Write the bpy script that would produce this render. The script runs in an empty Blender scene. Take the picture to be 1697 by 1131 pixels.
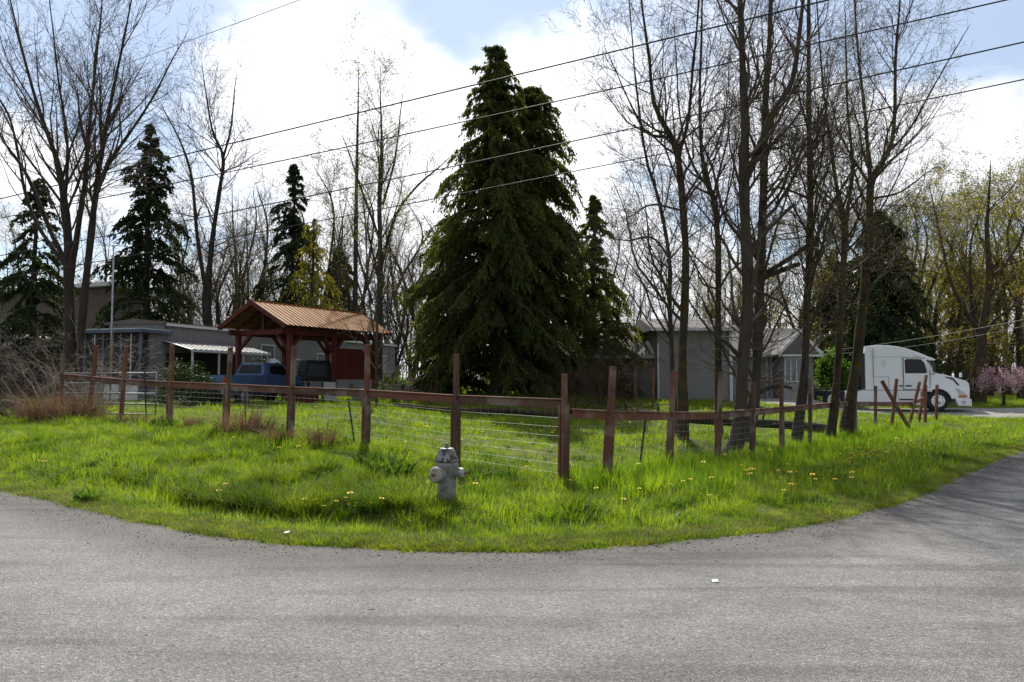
import bpy, bmesh, math, random
import numpy as np
from mathutils import Vector, Matrix
R = math.radians
rng = np.random.default_rng(7)
random.seed(7)
scene = bpy.context.scene
col = scene.collection

# ------------------------------------------------------------------ camera
F_PX, CX, CY, HORIZON = 1307.0, 848.5, 565.5, 628.0
CAM_H = 1.65
PITCH = math.atan((HORIZON - CY) / F_PX)
cam = bpy.data.cameras.new('camera')
cam.sensor_width = 36.0
cam.lens = 36.0 * F_PX / 1697.0
cam.clip_start = 0.1
cam.clip_end = 3000
camo = bpy.data.objects.new('camera', cam)
col.objects.link(camo)
camo.location = (0, 0, CAM_H)
camo.rotation_euler = (R(90) + PITCH, 0, 0)
scene.camera = camo

# ------------------------------------------------------------------ light and sky
SUN_ELEV, SUN_AZ = R(45), R(-7)          # azimuth measured from +Y (view axis) towards +X
sd = Vector((math.sin(SUN_AZ) * math.cos(SUN_ELEV), math.cos(SUN_AZ) * math.cos(SUN_ELEV), math.sin(SUN_ELEV)))
sun = bpy.data.lights.new('sun', 'SUN')
sun.energy = 5.0
sun.angle = R(0.53)
sun.color = (1.0, 0.95, 0.86)
suno = bpy.data.objects.new('sun', sun)
col.objects.link(suno)
suno.location = (0, 0, 60)
suno.rotation_euler = sd.to_track_quat('Z', 'Y').to_euler()
scene.view_settings.view_transform = 'Standard'
scene.view_settings.look = 'None'
scene.view_settings.gamma = 1.0
scene.view_settings.use_curve_mapping = False
scene.view_settings.exposure = 0.36
scene.cycles.use_denoising = True
scene.cycles.max_bounces = 8
scene.cycles.transparent_max_bounces = 8
scene.cycles.caustics_reflective = False
scene.cycles.caustics_refractive = False

world = bpy.data.worlds.new('World')
scene.world = world
world.use_nodes = True
wn, wl = world.node_tree.nodes, world.node_tree.links
wn.clear()
def WN(t, **kw):
    n = wn.new(t)
    for k, v in kw.items():
        setattr(n, k, v)
    return n
sky = WN('ShaderNodeTexSky', sky_type='NISHITA', sun_disc=False)
sky.sun_elevation = SUN_ELEV
sky.sun_rotation = SUN_AZ
sky.air_density = 1.0
sky.dust_density = 0.0
sky.ozone_density = 1.2
tc = WN('ShaderNodeTexCoord')
sep = WN('ShaderNodeSeparateXYZ')
wl.new(tc.outputs['Generated'], sep.inputs[0])
def wmath(op, a, b=None, c=None, clamp=False):
    n = WN('ShaderNodeMath', operation=op, use_clamp=clamp)
    for i, v in enumerate((a, b, c)):
        if v is None:
            continue
        if isinstance(v, (int, float)):
            n.inputs[i].default_value = v
        else:
            wl.new(v, n.inputs[i])
    return n.outputs[0]
zc = wmath('ADD', wmath('MAXIMUM', sep.outputs[2], 0.0), 0.22)
pu = wmath('DIVIDE', sep.outputs[0], zc)
pv = wmath('DIVIDE', sep.outputs[1], zc)
comb = WN('ShaderNodeCombineXYZ')
wl.new(pu, comb.inputs[0]); wl.new(pv, comb.inputs[1])
comb.inputs[2].default_value = 3.7
nz = WN('ShaderNodeTexNoise', noise_dimensions='3D')
nz.inputs['Scale'].default_value = 1.55
nz.inputs['Detail'].default_value = 9.0
nz.inputs['Roughness'].default_value = 0.56
nz.inputs['Distortion'].default_value = 0.25
wl.new(comb.outputs[0], nz.inputs['Vector'])
# cloud banks and clear gaps, as directions in the sky (u, v on the cloud plane, radius, weight)
def uv_of(px, py):
    x, y = (px - CX) / F_PX, (CY - py) / F_PX
    d = Vector((x, math.cos(PITCH) - y * math.sin(PITCH), math.sin(PITCH) + y * math.cos(PITCH))).normalized()
    return d.x / (max(d.z, 0) + 0.22), d.y / (max(d.z, 0) + 0.22)
blobs = [(130, 60, 0.34, -0.17), (230, 230, 0.22, -0.10), (760, 20, 0.24, -0.13), (1660, 60, 0.30, -0.22),
         (500, 130, 0.30, 0.20), (640, 300, 0.6, 0.09), (1180, 330, 0.7, 0.14), (1650, 230, 0.45, 0.16),
         (40, 235, 0.22, 0.15), (1000, 120, 0.35, 0.03), (300, 420, 0.6, 0.06)]
cov = nz.outputs['Fac']
for (bx, by, br, bw) in blobs:
    u0, v0 = uv_of(bx, by)
    du = wmath('SUBTRACT', pu, u0); dv = wmath('SUBTRACT', pv, v0)
    d2 = wmath('ADD', wmath('MULTIPLY', du, du), wmath('MULTIPLY', dv, dv))
    g = wmath('EXPONENT', wmath('MULTIPLY', d2, -1.0 / (br * br)))
    cov = wmath('ADD', cov, wmath('MULTIPLY', g, bw))
# far clouds crowd together towards the horizon
cov = wmath('ADD', cov, wmath('MULTIPLY', wmath('EXPONENT', wmath('MULTIPLY', wmath('MAXIMUM', sep.outputs[2], 0.0), -9.0)), 0.26))
ramp = WN('ShaderNodeMapRange', interpolation_type='SMOOTHSTEP')
ramp.inputs['From Min'].default_value = 0.47
ramp.inputs['From Max'].default_value = 0.66
ramp.inputs['To Min'].default_value = 0.27   # a thin veil of high cloud everywhere
wl.new(cov, ramp.inputs['Value'])
# cloud brightness: whiter towards the sun (forward scattering), greyer where thick
dot = WN('ShaderNodeVectorMath', operation='DOT_PRODUCT')
wl.new(tc.outputs['Generated'], dot.inputs[0])
dot.inputs[1].default_value = sd
near = wmath('POWER', wmath('MAXIMUM', dot.outputs['Value'], 0.0), 3.0)
nz2 = WN('ShaderNodeTexNoise')
nz2.inputs['Scale'].default_value = 2.6
nz2.inputs['Detail'].default_value = 6.0
wl.new(comb.outputs[0], nz2.inputs['Vector'])
bright = wmath('ADD', wmath('MULTIPLY', near, 7.0), wmath('ADD', 4.6, wmath('MULTIPLY', nz2.outputs['Fac'], 4.4)))
cc = WN('ShaderNodeVectorMath', operation='SCALE')
cc.inputs[0].default_value = (0.97, 0.985, 1.03)
wl.new(bright, cc.inputs['Scale'])
mix = WN('ShaderNodeMix', data_type='RGBA')
wl.new(ramp.outputs[0], mix.inputs['Factor'])
wl.new(sky.outputs[0], mix.inputs['A'])
wl.new(cc.outputs[0], mix.inputs['B'])
bg = WN('ShaderNodeBackground')
bg.inputs['Strength'].default_value = 0.10
wl.new(mix.outputs['Result'], bg.inputs['Color'])
wo = WN('ShaderNodeOutputWorld')
wl.new(bg.outputs[0], wo.inputs['Surface'])

# ------------------------------------------------------------------ pixel helpers
def ray(px, py):
    x, y = (px - CX) / F_PX, (CY - py) / F_PX
    return np.array((x, math.cos(PITCH) - y * math.sin(PITCH), math.sin(PITCH) + y * math.cos(PITCH)))
def at(px, py, depth):
    r = ray(px, py)
    return np.array((0, 0, CAM_H)) + r * (depth / r[1])
def xat(px, depth):
    return at(px, HORIZON, depth)[0]
# ------------------------------------------------------------------ materials
MATS = {}
def nodes_of(name):
    m = bpy.data.materials.new(name)
    m.use_nodes = True
    MATS[name] = m
    return m, m.node_tree.nodes, m.node_tree.links, m.node_tree.nodes['Principled BSDF']
def mat(name, c1, c2=None, scale=4.0, rough=0.7, bump=0.0, bscale=None, metal=0.0, stretch=(1, 1, 1), c3=None, spec=0.4, c3t=0.62, c3s=1.5, detail=5):
    m, n, l, b = nodes_of(name)
    c2 = c2 or tuple(c * 0.72 for c in c1)
    t = n.new('ShaderNodeTexCoord')
    mp = n.new('ShaderNodeMapping'); mp.inputs['Scale'].default_value = stretch
    l.new(t.outputs['Object'], mp.inputs['Vector'])
    z = n.new('ShaderNodeTexNoise'); z.inputs['Scale'].default_value = scale; z.inputs['Detail'].default_value = detail
    z.inputs['Roughness'].default_value = 0.62
    l.new(mp.outputs[0], z.inputs['Vector'])
    r = n.new('ShaderNodeMapRange'); r.inputs['From Min'].default_value = 0.32; r.inputs['From Max'].default_value = 0.68
    l.new(z.outputs['Fac'], r.inputs['Value'])
    x = n.new('ShaderNodeMix'); x.data_type = 'RGBA'
    x.inputs['A'].default_value = (*c1, 1); x.inputs['B'].default_value = (*c2, 1)
    l.new(r.outputs[0], x.inputs['Factor'])
    out = x.outputs['Result']
    if c3:
        z3 = n.new('ShaderNodeTexNoise'); z3.inputs['Scale'].default_value = c3s; z3.inputs['Detail'].default_value = 6
        l.new(t.outputs['Object'], z3.inputs['Vector'])
        r3 = n.new('ShaderNodeMapRange'); r3.inputs['From Min'].default_value = c3t - 0.05; r3.inputs['From Max'].default_value = c3t + 0.05
        l.new(z3.outputs['Fac'], r3.inputs['Value'])
        x3 = n.new('ShaderNodeMix'); x3.data_type = 'RGBA'
        l.new(r3.outputs[0], x3.inputs['Factor']); l.new(out, x3.inputs['A']); x3.inputs['B'].default_value = (*c3, 1)
        out = x3.outputs['Result']
    l.new(out, b.inputs['Base Color'])
    b.inputs['Roughness'].default_value = rough
    b.inputs['Metallic'].default_value = metal
    b.inputs['Specular IOR Level'].default_value = spec
    if bump:
        bz = n.new('ShaderNodeTexNoise'); bz.inputs['Scale'].default_value = bscale or scale * 4; bz.inputs['Detail'].default_value = 4
        l.new(mp.outputs[0], bz.inputs['Vector'])
        bb = n.new('ShaderNodeBump'); bb.inputs['Strength'].default_value = bump; bb.inputs['Distance'].default_value = 0.02
        l.new(bz.outputs['Fac'], bb.inputs['Height']); l.new(bb.outputs[0], b.inputs['Normal'])
    return m
def leafmat(name, c1, c2, trans=0.4, rough=0.5, spec=0.35, tcol=None):
    """leaf or blade: diffuse/gloss mixed with translucency, tint differs from piece to piece"""
    m, n, l, b = nodes_of(name)
    oi = n.new('ShaderNodeObjectInfo'); geo = n.new('ShaderNodeNewGeometry')
    t = n.new('ShaderNodeTexCoord')
    z = n.new('ShaderNodeTexNoise'); z.inputs['Scale'].default_value = 1.3; z.inputs['Detail'].default_value = 7; z.inputs['Roughness'].default_value = .68
    l.new(geo.outputs['Position'], z.inputs['Vector'])
    a = n.new('ShaderNodeMath'); a.operation = 'MULTIPLY'; a.inputs[1].default_value = 0.45
    l.new(geo.outputs['Random Per Island'], a.inputs[0])
    a2 = n.new('ShaderNodeMath'); a2.operation = 'MULTIPLY_ADD'; a2.inputs[1].default_value = 0.3
    l.new(oi.outputs['Random'], a2.inputs[0]); l.new(a.outputs[0], a2.inputs[2])
    r = n.new('ShaderNodeMapRange'); r.inputs['From Min'].default_value = 0.35; r.inputs['From Max'].default_value = 0.65; r.inputs['To Min'].default_value = -0.38; r.inputs['To Max'].default_value = 0.6
    l.new(z.outputs['Fac'], r.inputs['Value'])
    a3 = n.new('ShaderNodeMath'); a3.operation = 'ADD'; a3.use_clamp = True
    l.new(a2.outputs[0], a3.inputs[0]); l.new(r.outputs[0], a3.inputs[1])
    x = n.new('ShaderNodeMix'); x.data_type = 'RGBA'
    x.inputs['A'].default_value = (*c1, 1); x.inputs['B'].default_value = (*c2, 1)
    l.new(a3.outputs[0], x.inputs['Factor'])
    l.new(x.outputs['Result'], b.inputs['Base Color'])
    b.inputs['Roughness'].default_value = rough
    b.inputs['Specular IOR Level'].default_value = spec
    tr = n.new('ShaderNodeBsdfTranslucent')
    hs = n.new('ShaderNodeMix'); hs.data_type = 'RGBA'; hs.blend_type = 'MULTIPLY'; hs.inputs['Factor'].default_value = 1.0
    l.new(x.outputs['Result'], hs.inputs['A']); hs.inputs['B'].default_value = (*(tcol or (1.5, 1.45, 0.7)), 1)
    l.new(hs.outputs['Result'], tr.inputs['Color'])
    ms = n.new('ShaderNodeMixShader'); ms.inputs[0].default_value = trans
    l.new(b.outputs[0], ms.inputs[1]); l.new(tr.outputs[0], ms.inputs[2])
    l.new(ms.outputs[0], n['Material Output'].inputs['Surface'])
    return m

# ------------------------------------------------------------------ object helpers
def tag(o, label=None, cat=None, group=None, kind=None):
    if label: o['label'] = label
    if cat: o['category'] = cat
    if group: o['group'] = group
    if kind: o['kind'] = kind
    return o
def empty(name, loc=(0, 0, 0), rz=0, label=None, cat=None, group=None):
    o = bpy.data.objects.new(name, None)
    col.objects.link(o)
    o.location = loc; o.rotation_euler = (0, 0, rz); o.empty_display_size = 0.2
    return tag(o, label, cat, group)
def link(name, me, m=None, parent=None, smooth=False):
    o = bpy.data.objects.new(name, me)
    if m is not None and not me.materials:
        for k in (m if isinstance(m, (list, tuple)) else [m]):
            me.materials.append(MATS[k] if isinstance(k, str) else k)
    col.objects.link(o)
    if parent is not None:
        o.parent = parent
    if smooth:
        me.polygons.foreach_set('use_smooth', np.ones(len(me.polygons), bool))
    return o
def npmesh(name, V, Fq):
    """numpy verts + (n,k) faces (or list of such arrays)"""
    me = bpy.data.meshes.new(name)
    if not isinstance(Fq, (list, tuple)):
        Fq = [Fq]
    Fq = [f for f in Fq if len(f)]
    V = np.asarray(V, np.float32)
    me.vertices.add(len(V)); me.vertices.foreach_set('co', V.ravel())
    tot = sum(f.size for f in Fq); npoly = sum(len(f) for f in Fq)
    if npoly:
        me.loops.add(tot); me.polygons.add(npoly)
        me.loops.foreach_set('vertex_index', np.concatenate([f.ravel() for f in Fq]).astype(np.int32))
        st = np.concatenate([np.full(len(f), f.shape[1]) for f in Fq])
        me.polygons.foreach_set('loop_start', (np.cumsum(st) - st).astype(np.int32))
    me.update(calc_edges=True)
    return me
class MB:
    """collects boxes, bars and prisms for ONE mesh"""
    def __init__(s): s.v, s.f, s.m, s.mi = [], [], [], 0
    def add(s, vs, fs):
        o = len(s.v); s.v += [tuple(v) for v in vs]; s.f += [tuple(i + o for i in f) for f in fs]; s.m += [s.mi] * len(fs)
        return s
    def box(s, c, d, rot=None):
        hx, hy, hz = d[0] / 2, d[1] / 2, d[2] / 2
        vs = [Vector((x, y, z)) for x in (-hx, hx) for y in (-hy, hy) for z in (-hz, hz)]
        if rot is not None: vs = [rot @ v for v in vs]
        vs = [v + Vector(c) for v in vs]
        return s.add(vs, [(0, 1, 3, 2), (4, 6, 7, 5), (0, 4, 5, 1), (2, 3, 7, 6), (0, 2, 6, 4), (1, 5, 7, 3)])
    def span(s, lo, hi):
        return s.box([(a + b) / 2 for a, b in zip(lo, hi)], [abs(b - a) for a, b in zip(lo, hi)])
    def beam(s, a, b, w, h, up=(0, 0, 1)):
        """rectangular bar from a to b, h along up, w across"""
        a, b = Vector(a), Vector(b); t = (b - a); L = t.length; t.normalize()
        u = Vector(up); sdv = t.cross(u)
        if sdv.length < 1e-4: u = Vector((0, 1, 0)); sdv = t.cross(u)
        sdv.normalize(); u = sdv.cross(t)
        rot = Matrix((t, sdv, u)).transposed()
        return s.box((a + b) / 2, (L, w, h), rot)
    def tube(s, a, b, r0, r1=None, n=8, caps=True):
        r1 = r0 if r1 is None else r1
        a, b = Vector(a), Vector(b); t = (b - a).normalized()
        q = t.to_track_quat('Z', 'Y'); vs = []
        for p, r in ((a, r0), (b, r1)):
            vs += [p + q @ Vector((r * math.cos(2 * math.pi * i / n), r * math.sin(2 * math.pi * i / n), 0)) for i in range(n)]
        fs = [(i, (i + 1) % n, n + (i + 1) % n, n + i) for i in range(n)]
        if caps: fs += [tuple(range(n - 1, -1, -1)), tuple(range(n, 2 * n))]
        return s.add(vs, fs)
    def lathe(s, c, axis, prof, n=20):
        """prof: (r, h) along axis from c"""
        q = Vector(axis).normalized().to_track_quat('Z', 'Y'); c = Vector(c); vs = []
        for r, h in prof:
            vs += [c + q @ Vector((r * math.cos(2 * math.pi * i / n), r * math.sin(2 * math.pi * i / n), h)) for i in range(n)]
        fs = [(k * n + i, k * n + (i + 1) % n, (k + 1) * n + (i + 1) % n, (k + 1) * n + i) for k in range(len(prof) - 1) for i in range(n)]
        fs += [tuple(range(n - 1, -1, -1)), tuple(range((len(prof) - 1) * n, len(prof) * n))]
        return s.add(vs, fs)
    def quad(s, *p): return s.add(p, [tuple(range(len(p)))])
    def build(s, name, m, parent=None, smooth=False, bevel=0.0, seg=2):
        me = bpy.data.meshes.new(name)
        me.from_pydata(s.v, [], s.f)
        for k in (m if isinstance(m, (list, tuple)) else [m]): me.materials.append(MATS[k])
        if any(s.m): me.polygons.foreach_set('material_index', s.m)
        if bevel:
            bm = bmesh.new(); bm.from_mesh(me)
            bmesh.ops.remove_doubles(bm, verts=bm.verts, dist=1e-5)
            ed = [e for e in bm.edges if len(e.link_faces) == 2 and e.calc_face_angle(0) > R(28)]
            bmesh.ops.bevel(bm, geom=ed, offset=bevel, segments=seg, profile=0.6, affect='EDGES', clamp_overlap=True)
            bm.to_mesh(me); bm.free()
        if smooth: me.polygons.foreach_set('use_smooth', np.ones(len(me.polygons), bool))
        me.update()
        return link(name, me, None, parent)
def copy_tree(o, parent=None):
    c = o.copy(); col.objects.link(c)
    if parent is not None: c.parent = parent
    for ch in list(o.children): copy_tree(ch, c)
    return c

# ------------------------------------------------------------------ fence lines (shared by the ground and the fence)
FENCE_L = []                                   # (px, depth) of the run towards the mobile home
for t in range(7):
    FENCE_L.append((CX + (85 - 187.4 * t) / (1 + 0.101 * t), 12.5 * (1 + 0.101 * t)))
FENCE_L.append((103, 21.6))
FENCE_R = [(1003, 12.6), (1105, 14.4), (1185, 16.1), (1243, 17.9), (1293, 19.6), (1340, 21.3), (1381, 22.9), (1416, 24.6), (1449, 26.4)]

# ------------------------------------------------------------------ terrain
EDGE_PX = [(-260, 770), (0, 810), (150, 842), (300, 879), (430, 895), (560, 905), (720, 914), (900, 912), (1100, 899), (1270, 879), (1430, 850), (1510, 824), (1600, 781), (1697, 742), (1800, 712)]
EDGE = []
for px, py in EDGE_PX:
    r = ray(px, py); k = -CAM_H / r[2]; EDGE.append((r[0] * k, r[1] * k))
EDGE = np.array(sorted(EDGE))
def edge_y(x):
    x = np.asarray(x, float)
    y = np.interp(x, EDGE[:, 0], EDGE[:, 1])
    s0 = (EDGE[1, 1] - EDGE[0, 1]) / (EDGE[1, 0] - EDGE[0, 0]); s1 = (EDGE[-1, 1] - EDGE[-2, 1]) / (EDGE[-1, 0] - EDGE[-2, 0])
    y = np.where(x < EDGE[0, 0], EDGE[0, 1] + (x - EDGE[0, 0]) * s0, y)
    return np.where(x > EDGE[-1, 0], EDGE[-1, 1] + (x - EDGE[-1, 0]) * s1, y)
_ex = np.linspace(-30, 34, 641); _ey = edge_y(_ex)
_ey = np.convolve(np.pad(_ey, 8, mode='edge'), np.ones(17) / 17, 'valid'); _ey[:9] = edge_y(_ex[:9]); _ey[-9:] = edge_y(_ex[-9:])
def edge_s(x):
    x = np.asarray(x, float)
    return np.where(np.abs(x - 2) < 27, np.interp(x, _ex, _ey), edge_y(x))
def wob(x, y, f, s):
    return (np.sin(x * f + s) * np.cos(y * f * 1.13 + s * 2.1) + 0.5 * np.sin(x * f * 2.3 + y * f * 1.7 + s * 3.3) + 0.3 * np.cos(x * f * 4.1 - y * f * 3.7 + s)) / 1.8
def edge_r(x):
    """ragged edge of the asphalt"""
    return edge_s(x) + 0.09 * wob(np.asarray(x, float), 0, 2.3, 1.0) + 0.055 * wob(np.asarray(x, float), 0, 9.0, 2.0) + .02 * wob(np.asarray(x, float), 0, 37.0, 3.0)
CTRL = []
def ctl(px, depth, z=None, py=None):
    if z is None: z = at(px, py, depth)[2]
    CTRL.append((xat(px, depth), depth, z))
for (px, d), py in zip(FENCE_L, (810, 776, 741, 719, 711, 704, 700, 697, 695)): ctl(px, d, py=py)
for (px, d), py in zip(FENCE_R, (800, 784, 776, 769, 759, 749, 745, 727, 719)): ctl(px, d, py=py)
for px, d, z in ((850, 17, .16), (850, 23.5, .35), (600, 24, .62), (1050, 27, .37), (1130, 20, .17), (1192, 21.5, .13), (1220, 17.8, -.19), (1240, 21, -.05), (1320, 21.5, -.2), (1378, 22.5, -.18), (1405, 24, -.12),
                 (1150, 38, .57), (1300, 42, .6), (1450, 41, -.02), (1520, 38.5, -.1), (1600, 36, -.12), (1690, 33, -.1), (1660, 44, .17), (1610, 48, .3), (815, 36, .85), (940, 38, .75), (480, 32, .6), (370, 31, .6), (230, 33, .65), (20, 30, .64),
                 (20, 40, .65), (400, 45, .7), (660, 58, .7), (700, 40, .75), (900, 60, .8), (1300, 70, .7), (1650, 70, .5), (100, 70, .7), (-300, 40, .6), (-300, 22, .5), (2000, 40, 0), (2000, 60, .2),
                 (250, 14, .28), (450, 12.5, .12), (60, 16, .42), (640, 10.5, .0), (1500, 21, -.14), (1560, 23.5, -.15), (1640, 27, -.12)): ctl(px, d, z)
for x in np.linspace(-24, 24, 25): CTRL.append((x, float(edge_s(x)), 0.015))
for x, y in ((-120, 120), (0, 140), (120, 120), (-100, 40), (110, 40)): CTRL.append((x, y, 0.4))
CTRL = np.array(CTRL)
def terrain(x, y):
    x = np.asarray(x, float); y = np.asarray(y, float)
    sh = np.broadcast(x, y).shape
    xf = np.broadcast_to(x, sh).ravel(); yf = np.broadcast_to(y, sh).ravel()
    h = np.empty(len(xf))
    for i in range(0, len(xf), 20000):
        xs, ys = xf[i:i + 20000, None], yf[i:i + 20000, None]
        d2 = (xs - CTRL[:, 0]) ** 2 + (ys - CTRL[:, 1]) ** 2 + 0.35
        w = d2 ** -1.6
        h[i:i + 20000] = (w * CTRL[:, 2]).sum(1) / w.sum(1)
    d = (yf - edge_s(xf)) * 0.85
    k = np.clip(d / 0.9, 0, 1); k = k * k * (3 - 2 * k)
    near = np.clip((60 - np.hypot(xf, yf)) / 30, 0, 1)
    bumps = near * (0.045 * wob(xf, yf, 1.3, 0.4) + 0.022 * wob(xf, yf, 4.1, 1.9))
    ditch = np.exp(-((d - 1.15) / 0.42) ** 2) * np.clip((1.2 - np.abs(xf + 2.0) / 3.6) * 2.0, 0, 1) * 0.22
    z = h * k + bumps * k - ditch + 0.012 * np.clip(d / 0.1, 0, 1)
    z = np.where(d < 0, -0.05, np.where(d < 0.12, -0.05 + (z + 0.05) * np.clip(d / 0.12, 0, 1), z))
    return z.reshape(sh)
def tz(x, y): return float(terrain(np.array([x]), np.array([y]))[0])
def on(px, depth, dz=0.0):
    x = xat(px, depth); return Vector((x, depth, tz(x, depth) + dz))
def hit(px, py):
    """where the sight line of a pixel meets the ground"""
    r = ray(px, py); ys = np.linspace(4, 70, 1400); xs = r[0] / r[1] * ys; zs = CAM_H + r[2] / r[1] * ys
    below = np.nonzero(zs < terrain(xs, ys))[0]
    i = below[0] if len(below) else -1
    return Vector((xs[i], ys[i], float(terrain(xs[i:i + 1] if i >= 0 else xs[-1:], ys[i:i + 1] if i >= 0 else ys[-1:])[0])))
# ------------------------------------------------------------------ ground sheet
def graded(lo, hi, a, b, step, grow):
    c = list(np.arange(a, b + step / 2, step)); s = step
    while c[-1] < hi: s *= grow; c.append(c[-1] + s)
    s = step; pre = []
    x = a
    while x > lo: s *= grow; x -= s; pre.append(x)
    return np.array(pre[::-1] + c)
gx = graded(-900, 900, -13, 15, 0.16, 1.16); gy = graded(-300, 1500, 6.5, 27, 0.15, 1.13)
GX, GY = np.meshgrid(gx, gy)
GZ = terrain(GX, GY)
V = np.stack([GX, GY, GZ], -1).reshape(-1, 3)
nx, ny = len(gx), len(gy)
ii = (np.arange(ny - 1)[:, None] * nx + np.arange(nx - 1)).ravel()
Fq = np.stack([ii, ii + 1, ii + 1 + nx, ii + nx], 1)
m, n, l, b = nodes_of('soil_turf')
g = n.new('ShaderNodeNewGeometry')
z1 = n.new('ShaderNodeTexNoise'); z1.inputs['Scale'].default_value = 0.8; z1.inputs['Detail'].default_value = 8
z2 = n.new('ShaderNodeTexNoise'); z2.inputs['Scale'].default_value = 14; z2.inputs['Detail'].default_value = 6
for z in (z1, z2): l.new(g.outputs['Position'], z.inputs['Vector'])
cr = n.new('ShaderNodeValToRGB'); e = cr.color_ramp.elements
e[0].position = 0.3; e[0].color = (.045, .062, .014, 1); e[1].position = 0.7; e[1].color = (.135, .150, .036, 1)
ad = n.new('ShaderNodeMath'); ad.operation = 'MULTIPLY_ADD'; ad.inputs[1].default_value = 0.5
l.new(z2.outputs['Fac'], ad.inputs[0])
hf = n.new('ShaderNodeMath'); hf.operation = 'MULTIPLY'; hf.inputs[1].default_value = 0.5
l.new(z1.outputs['Fac'], hf.inputs[0]); l.new(hf.outputs[0], ad.inputs[2])
l.new(ad.outputs[0], cr.inputs[0]); l.new(cr.outputs[0], b.inputs['Base Color'])
b.inputs['Roughness'].default_value = 0.95; b.inputs['Specular IOR Level'].default_value = 0.1
bp = n.new('ShaderNodeBump'); bp.inputs['Distance'].default_value = 0.05; bp.inputs['Strength'].default_value = 0.8
l.new(z2.outputs['Fac'], bp.inputs['Height']); l.new(bp.outputs[0], b.inputs['Normal'])
ground = link('ground', npmesh('ground', V, Fq), 'soil_turf', smooth=True)
tag(ground, kind='structure')

# ------------------------------------------------------------------ road
m, n, l, b = nodes_of('chip_seal')
g = n.new('ShaderNodeNewGeometry')
def tex(kind, sc, det=2, **kw):
    t = n.new(kind); t.inputs['Scale'].default_value = sc
    if 'Detail' in t.inputs: t.inputs['Detail'].default_value = det
    l.new(g.outputs['Position'], t.inputs['Vector'])
    return t
v = tex('ShaderNodeTexVoronoi', 85, 0); z1 = tex('ShaderNodeTexNoise', 0.42, 5); z2 = tex('ShaderNodeTexNoise', 42, 5); z3 = tex('ShaderNodeTexNoise', 2.3, 7)
sepc = n.new('ShaderNodeSeparateColor'); l.new(v.outputs['Color'], sepc.inputs[0])
def mth(op, a, b_, c=None, clamp=False):
    q = n.new('ShaderNodeMath'); q.operation = op; q.use_clamp = clamp
    for i, s in enumerate((a, b_, c)):
        if s is None: continue
        if isinstance(s, (int, float)): q.inputs[i].default_value = s
        else: l.new(s, q.inputs[i])
    return q.outputs[0]
cr = n.new('ShaderNodeValToRGB'); e = cr.color_ramp.elements
e[0].position = 0.0; e[0].color = (.045, .044, .044, 1); e[1].position = 1.0; e[1].color = (.40, .398, .392, 1)
for p_, c_ in ((.35, (.145, .140, .135, 1)), (.7, (.215, .208, .198, 1))): k = e.new(p_); k.color = c_
l.new(mth('MULTIPLY_ADD', z2.outputs['Fac'], 0.55, mth('MULTIPLY', sepc.outputs[0], 0.58)), cr.inputs[0])
big = mth('MULTIPLY_ADD', z1.outputs['Fac'], 0.75, mth('MULTIPLY_ADD', z3.outputs['Fac'], 0.62, 0.20))
sc = n.new('ShaderNodeMix'); sc.data_type = 'RGBA'; sc.blend_type = 'MULTIPLY'; sc.inputs['Factor'].default_value = 1
l.new(cr.outputs[0], sc.inputs['A']); l.new(big, sc.inputs['B'])
at_ = n.new('ShaderNodeAttribute'); at_.attribute_name = 'edge_dist'
em = mth('SUBTRACT', 1.0, mth('DIVIDE', mth('SUBTRACT', at_.outputs['Fac'], mth('MULTIPLY', z3.outputs['Fac'], 1.3)), 0.7), clamp=True)
dk = n.new('ShaderNodeMix'); dk.data_type = 'RGBA'; dk.blend_type = 'MULTIPLY'
l.new(mth('MULTIPLY', em, 0.85), dk.inputs['Factor']); l.new(sc.outputs['Result'], dk.inputs['A']); dk.inputs['B'].default_value = (.48, .44, .43, 1)
# worn wheel tracks where traffic turns the corner
tk = mth('ABSOLUTE', mth('SUBTRACT', at_.outputs['Fac'], 2.7), 0); tk2 = mth('ABSOLUTE', mth('SUBTRACT', at_.outputs['Fac'], 4.3), 0)
tm = mth('MULTIPLY', mth('SUBTRACT', 1.0, mth('DIVIDE', mth('MINIMUM', tk, tk2), 0.33), clamp=True), mth('MULTIPLY', z3.outputs['Fac'], 0.55))
wk = n.new('ShaderNodeMix'); wk.data_type = 'RGBA'; wk.blend_type = 'MULTIPLY'
l.new(tm, wk.inputs['Factor']); l.new(dk.outputs['Result'], wk.inputs['A']); wk.inputs['B'].default_value = (.62, .60, .6, 1)
# streaks dragged by turning tyres, stains, and sparse dark chips
mp = n.new('ShaderNodeMapping'); mp.inputs['Rotation'].default_value = (0, 0, R(28)); mp.inputs['Scale'].default_value = (.22, 2.6, 1); l.new(g.outputs['Position'], mp.inputs['Vector'])
zs = n.new('ShaderNodeTexNoise'); zs.inputs['Scale'].default_value = 1.0; zs.inputs['Detail'].default_value = 5; l.new(mp.outputs[0], zs.inputs['Vector'])
mp2 = n.new('ShaderNodeMapping'); mp2.inputs['Rotation'].default_value = (0, 0, R(-8)); mp2.inputs['Scale'].default_value = (.14, 1.5, 1); l.new(g.outputs['Position'], mp2.inputs['Vector'])
zt = n.new('ShaderNodeTexNoise'); zt.inputs['Scale'].default_value = 1.0; zt.inputs['Detail'].default_value = 6; l.new(mp2.outputs[0], zt.inputs['Vector'])
def band(src, lo, hi): return mth('DIVIDE', mth('SUBTRACT', src, lo), hi - lo, clamp=True)
st = mth('MULTIPLY', mth('MAXIMUM', band(zs.outputs['Fac'], .54, .66), mth('MULTIPLY', band(zt.outputs['Fac'], .53, .66), .35)), .5)
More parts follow.
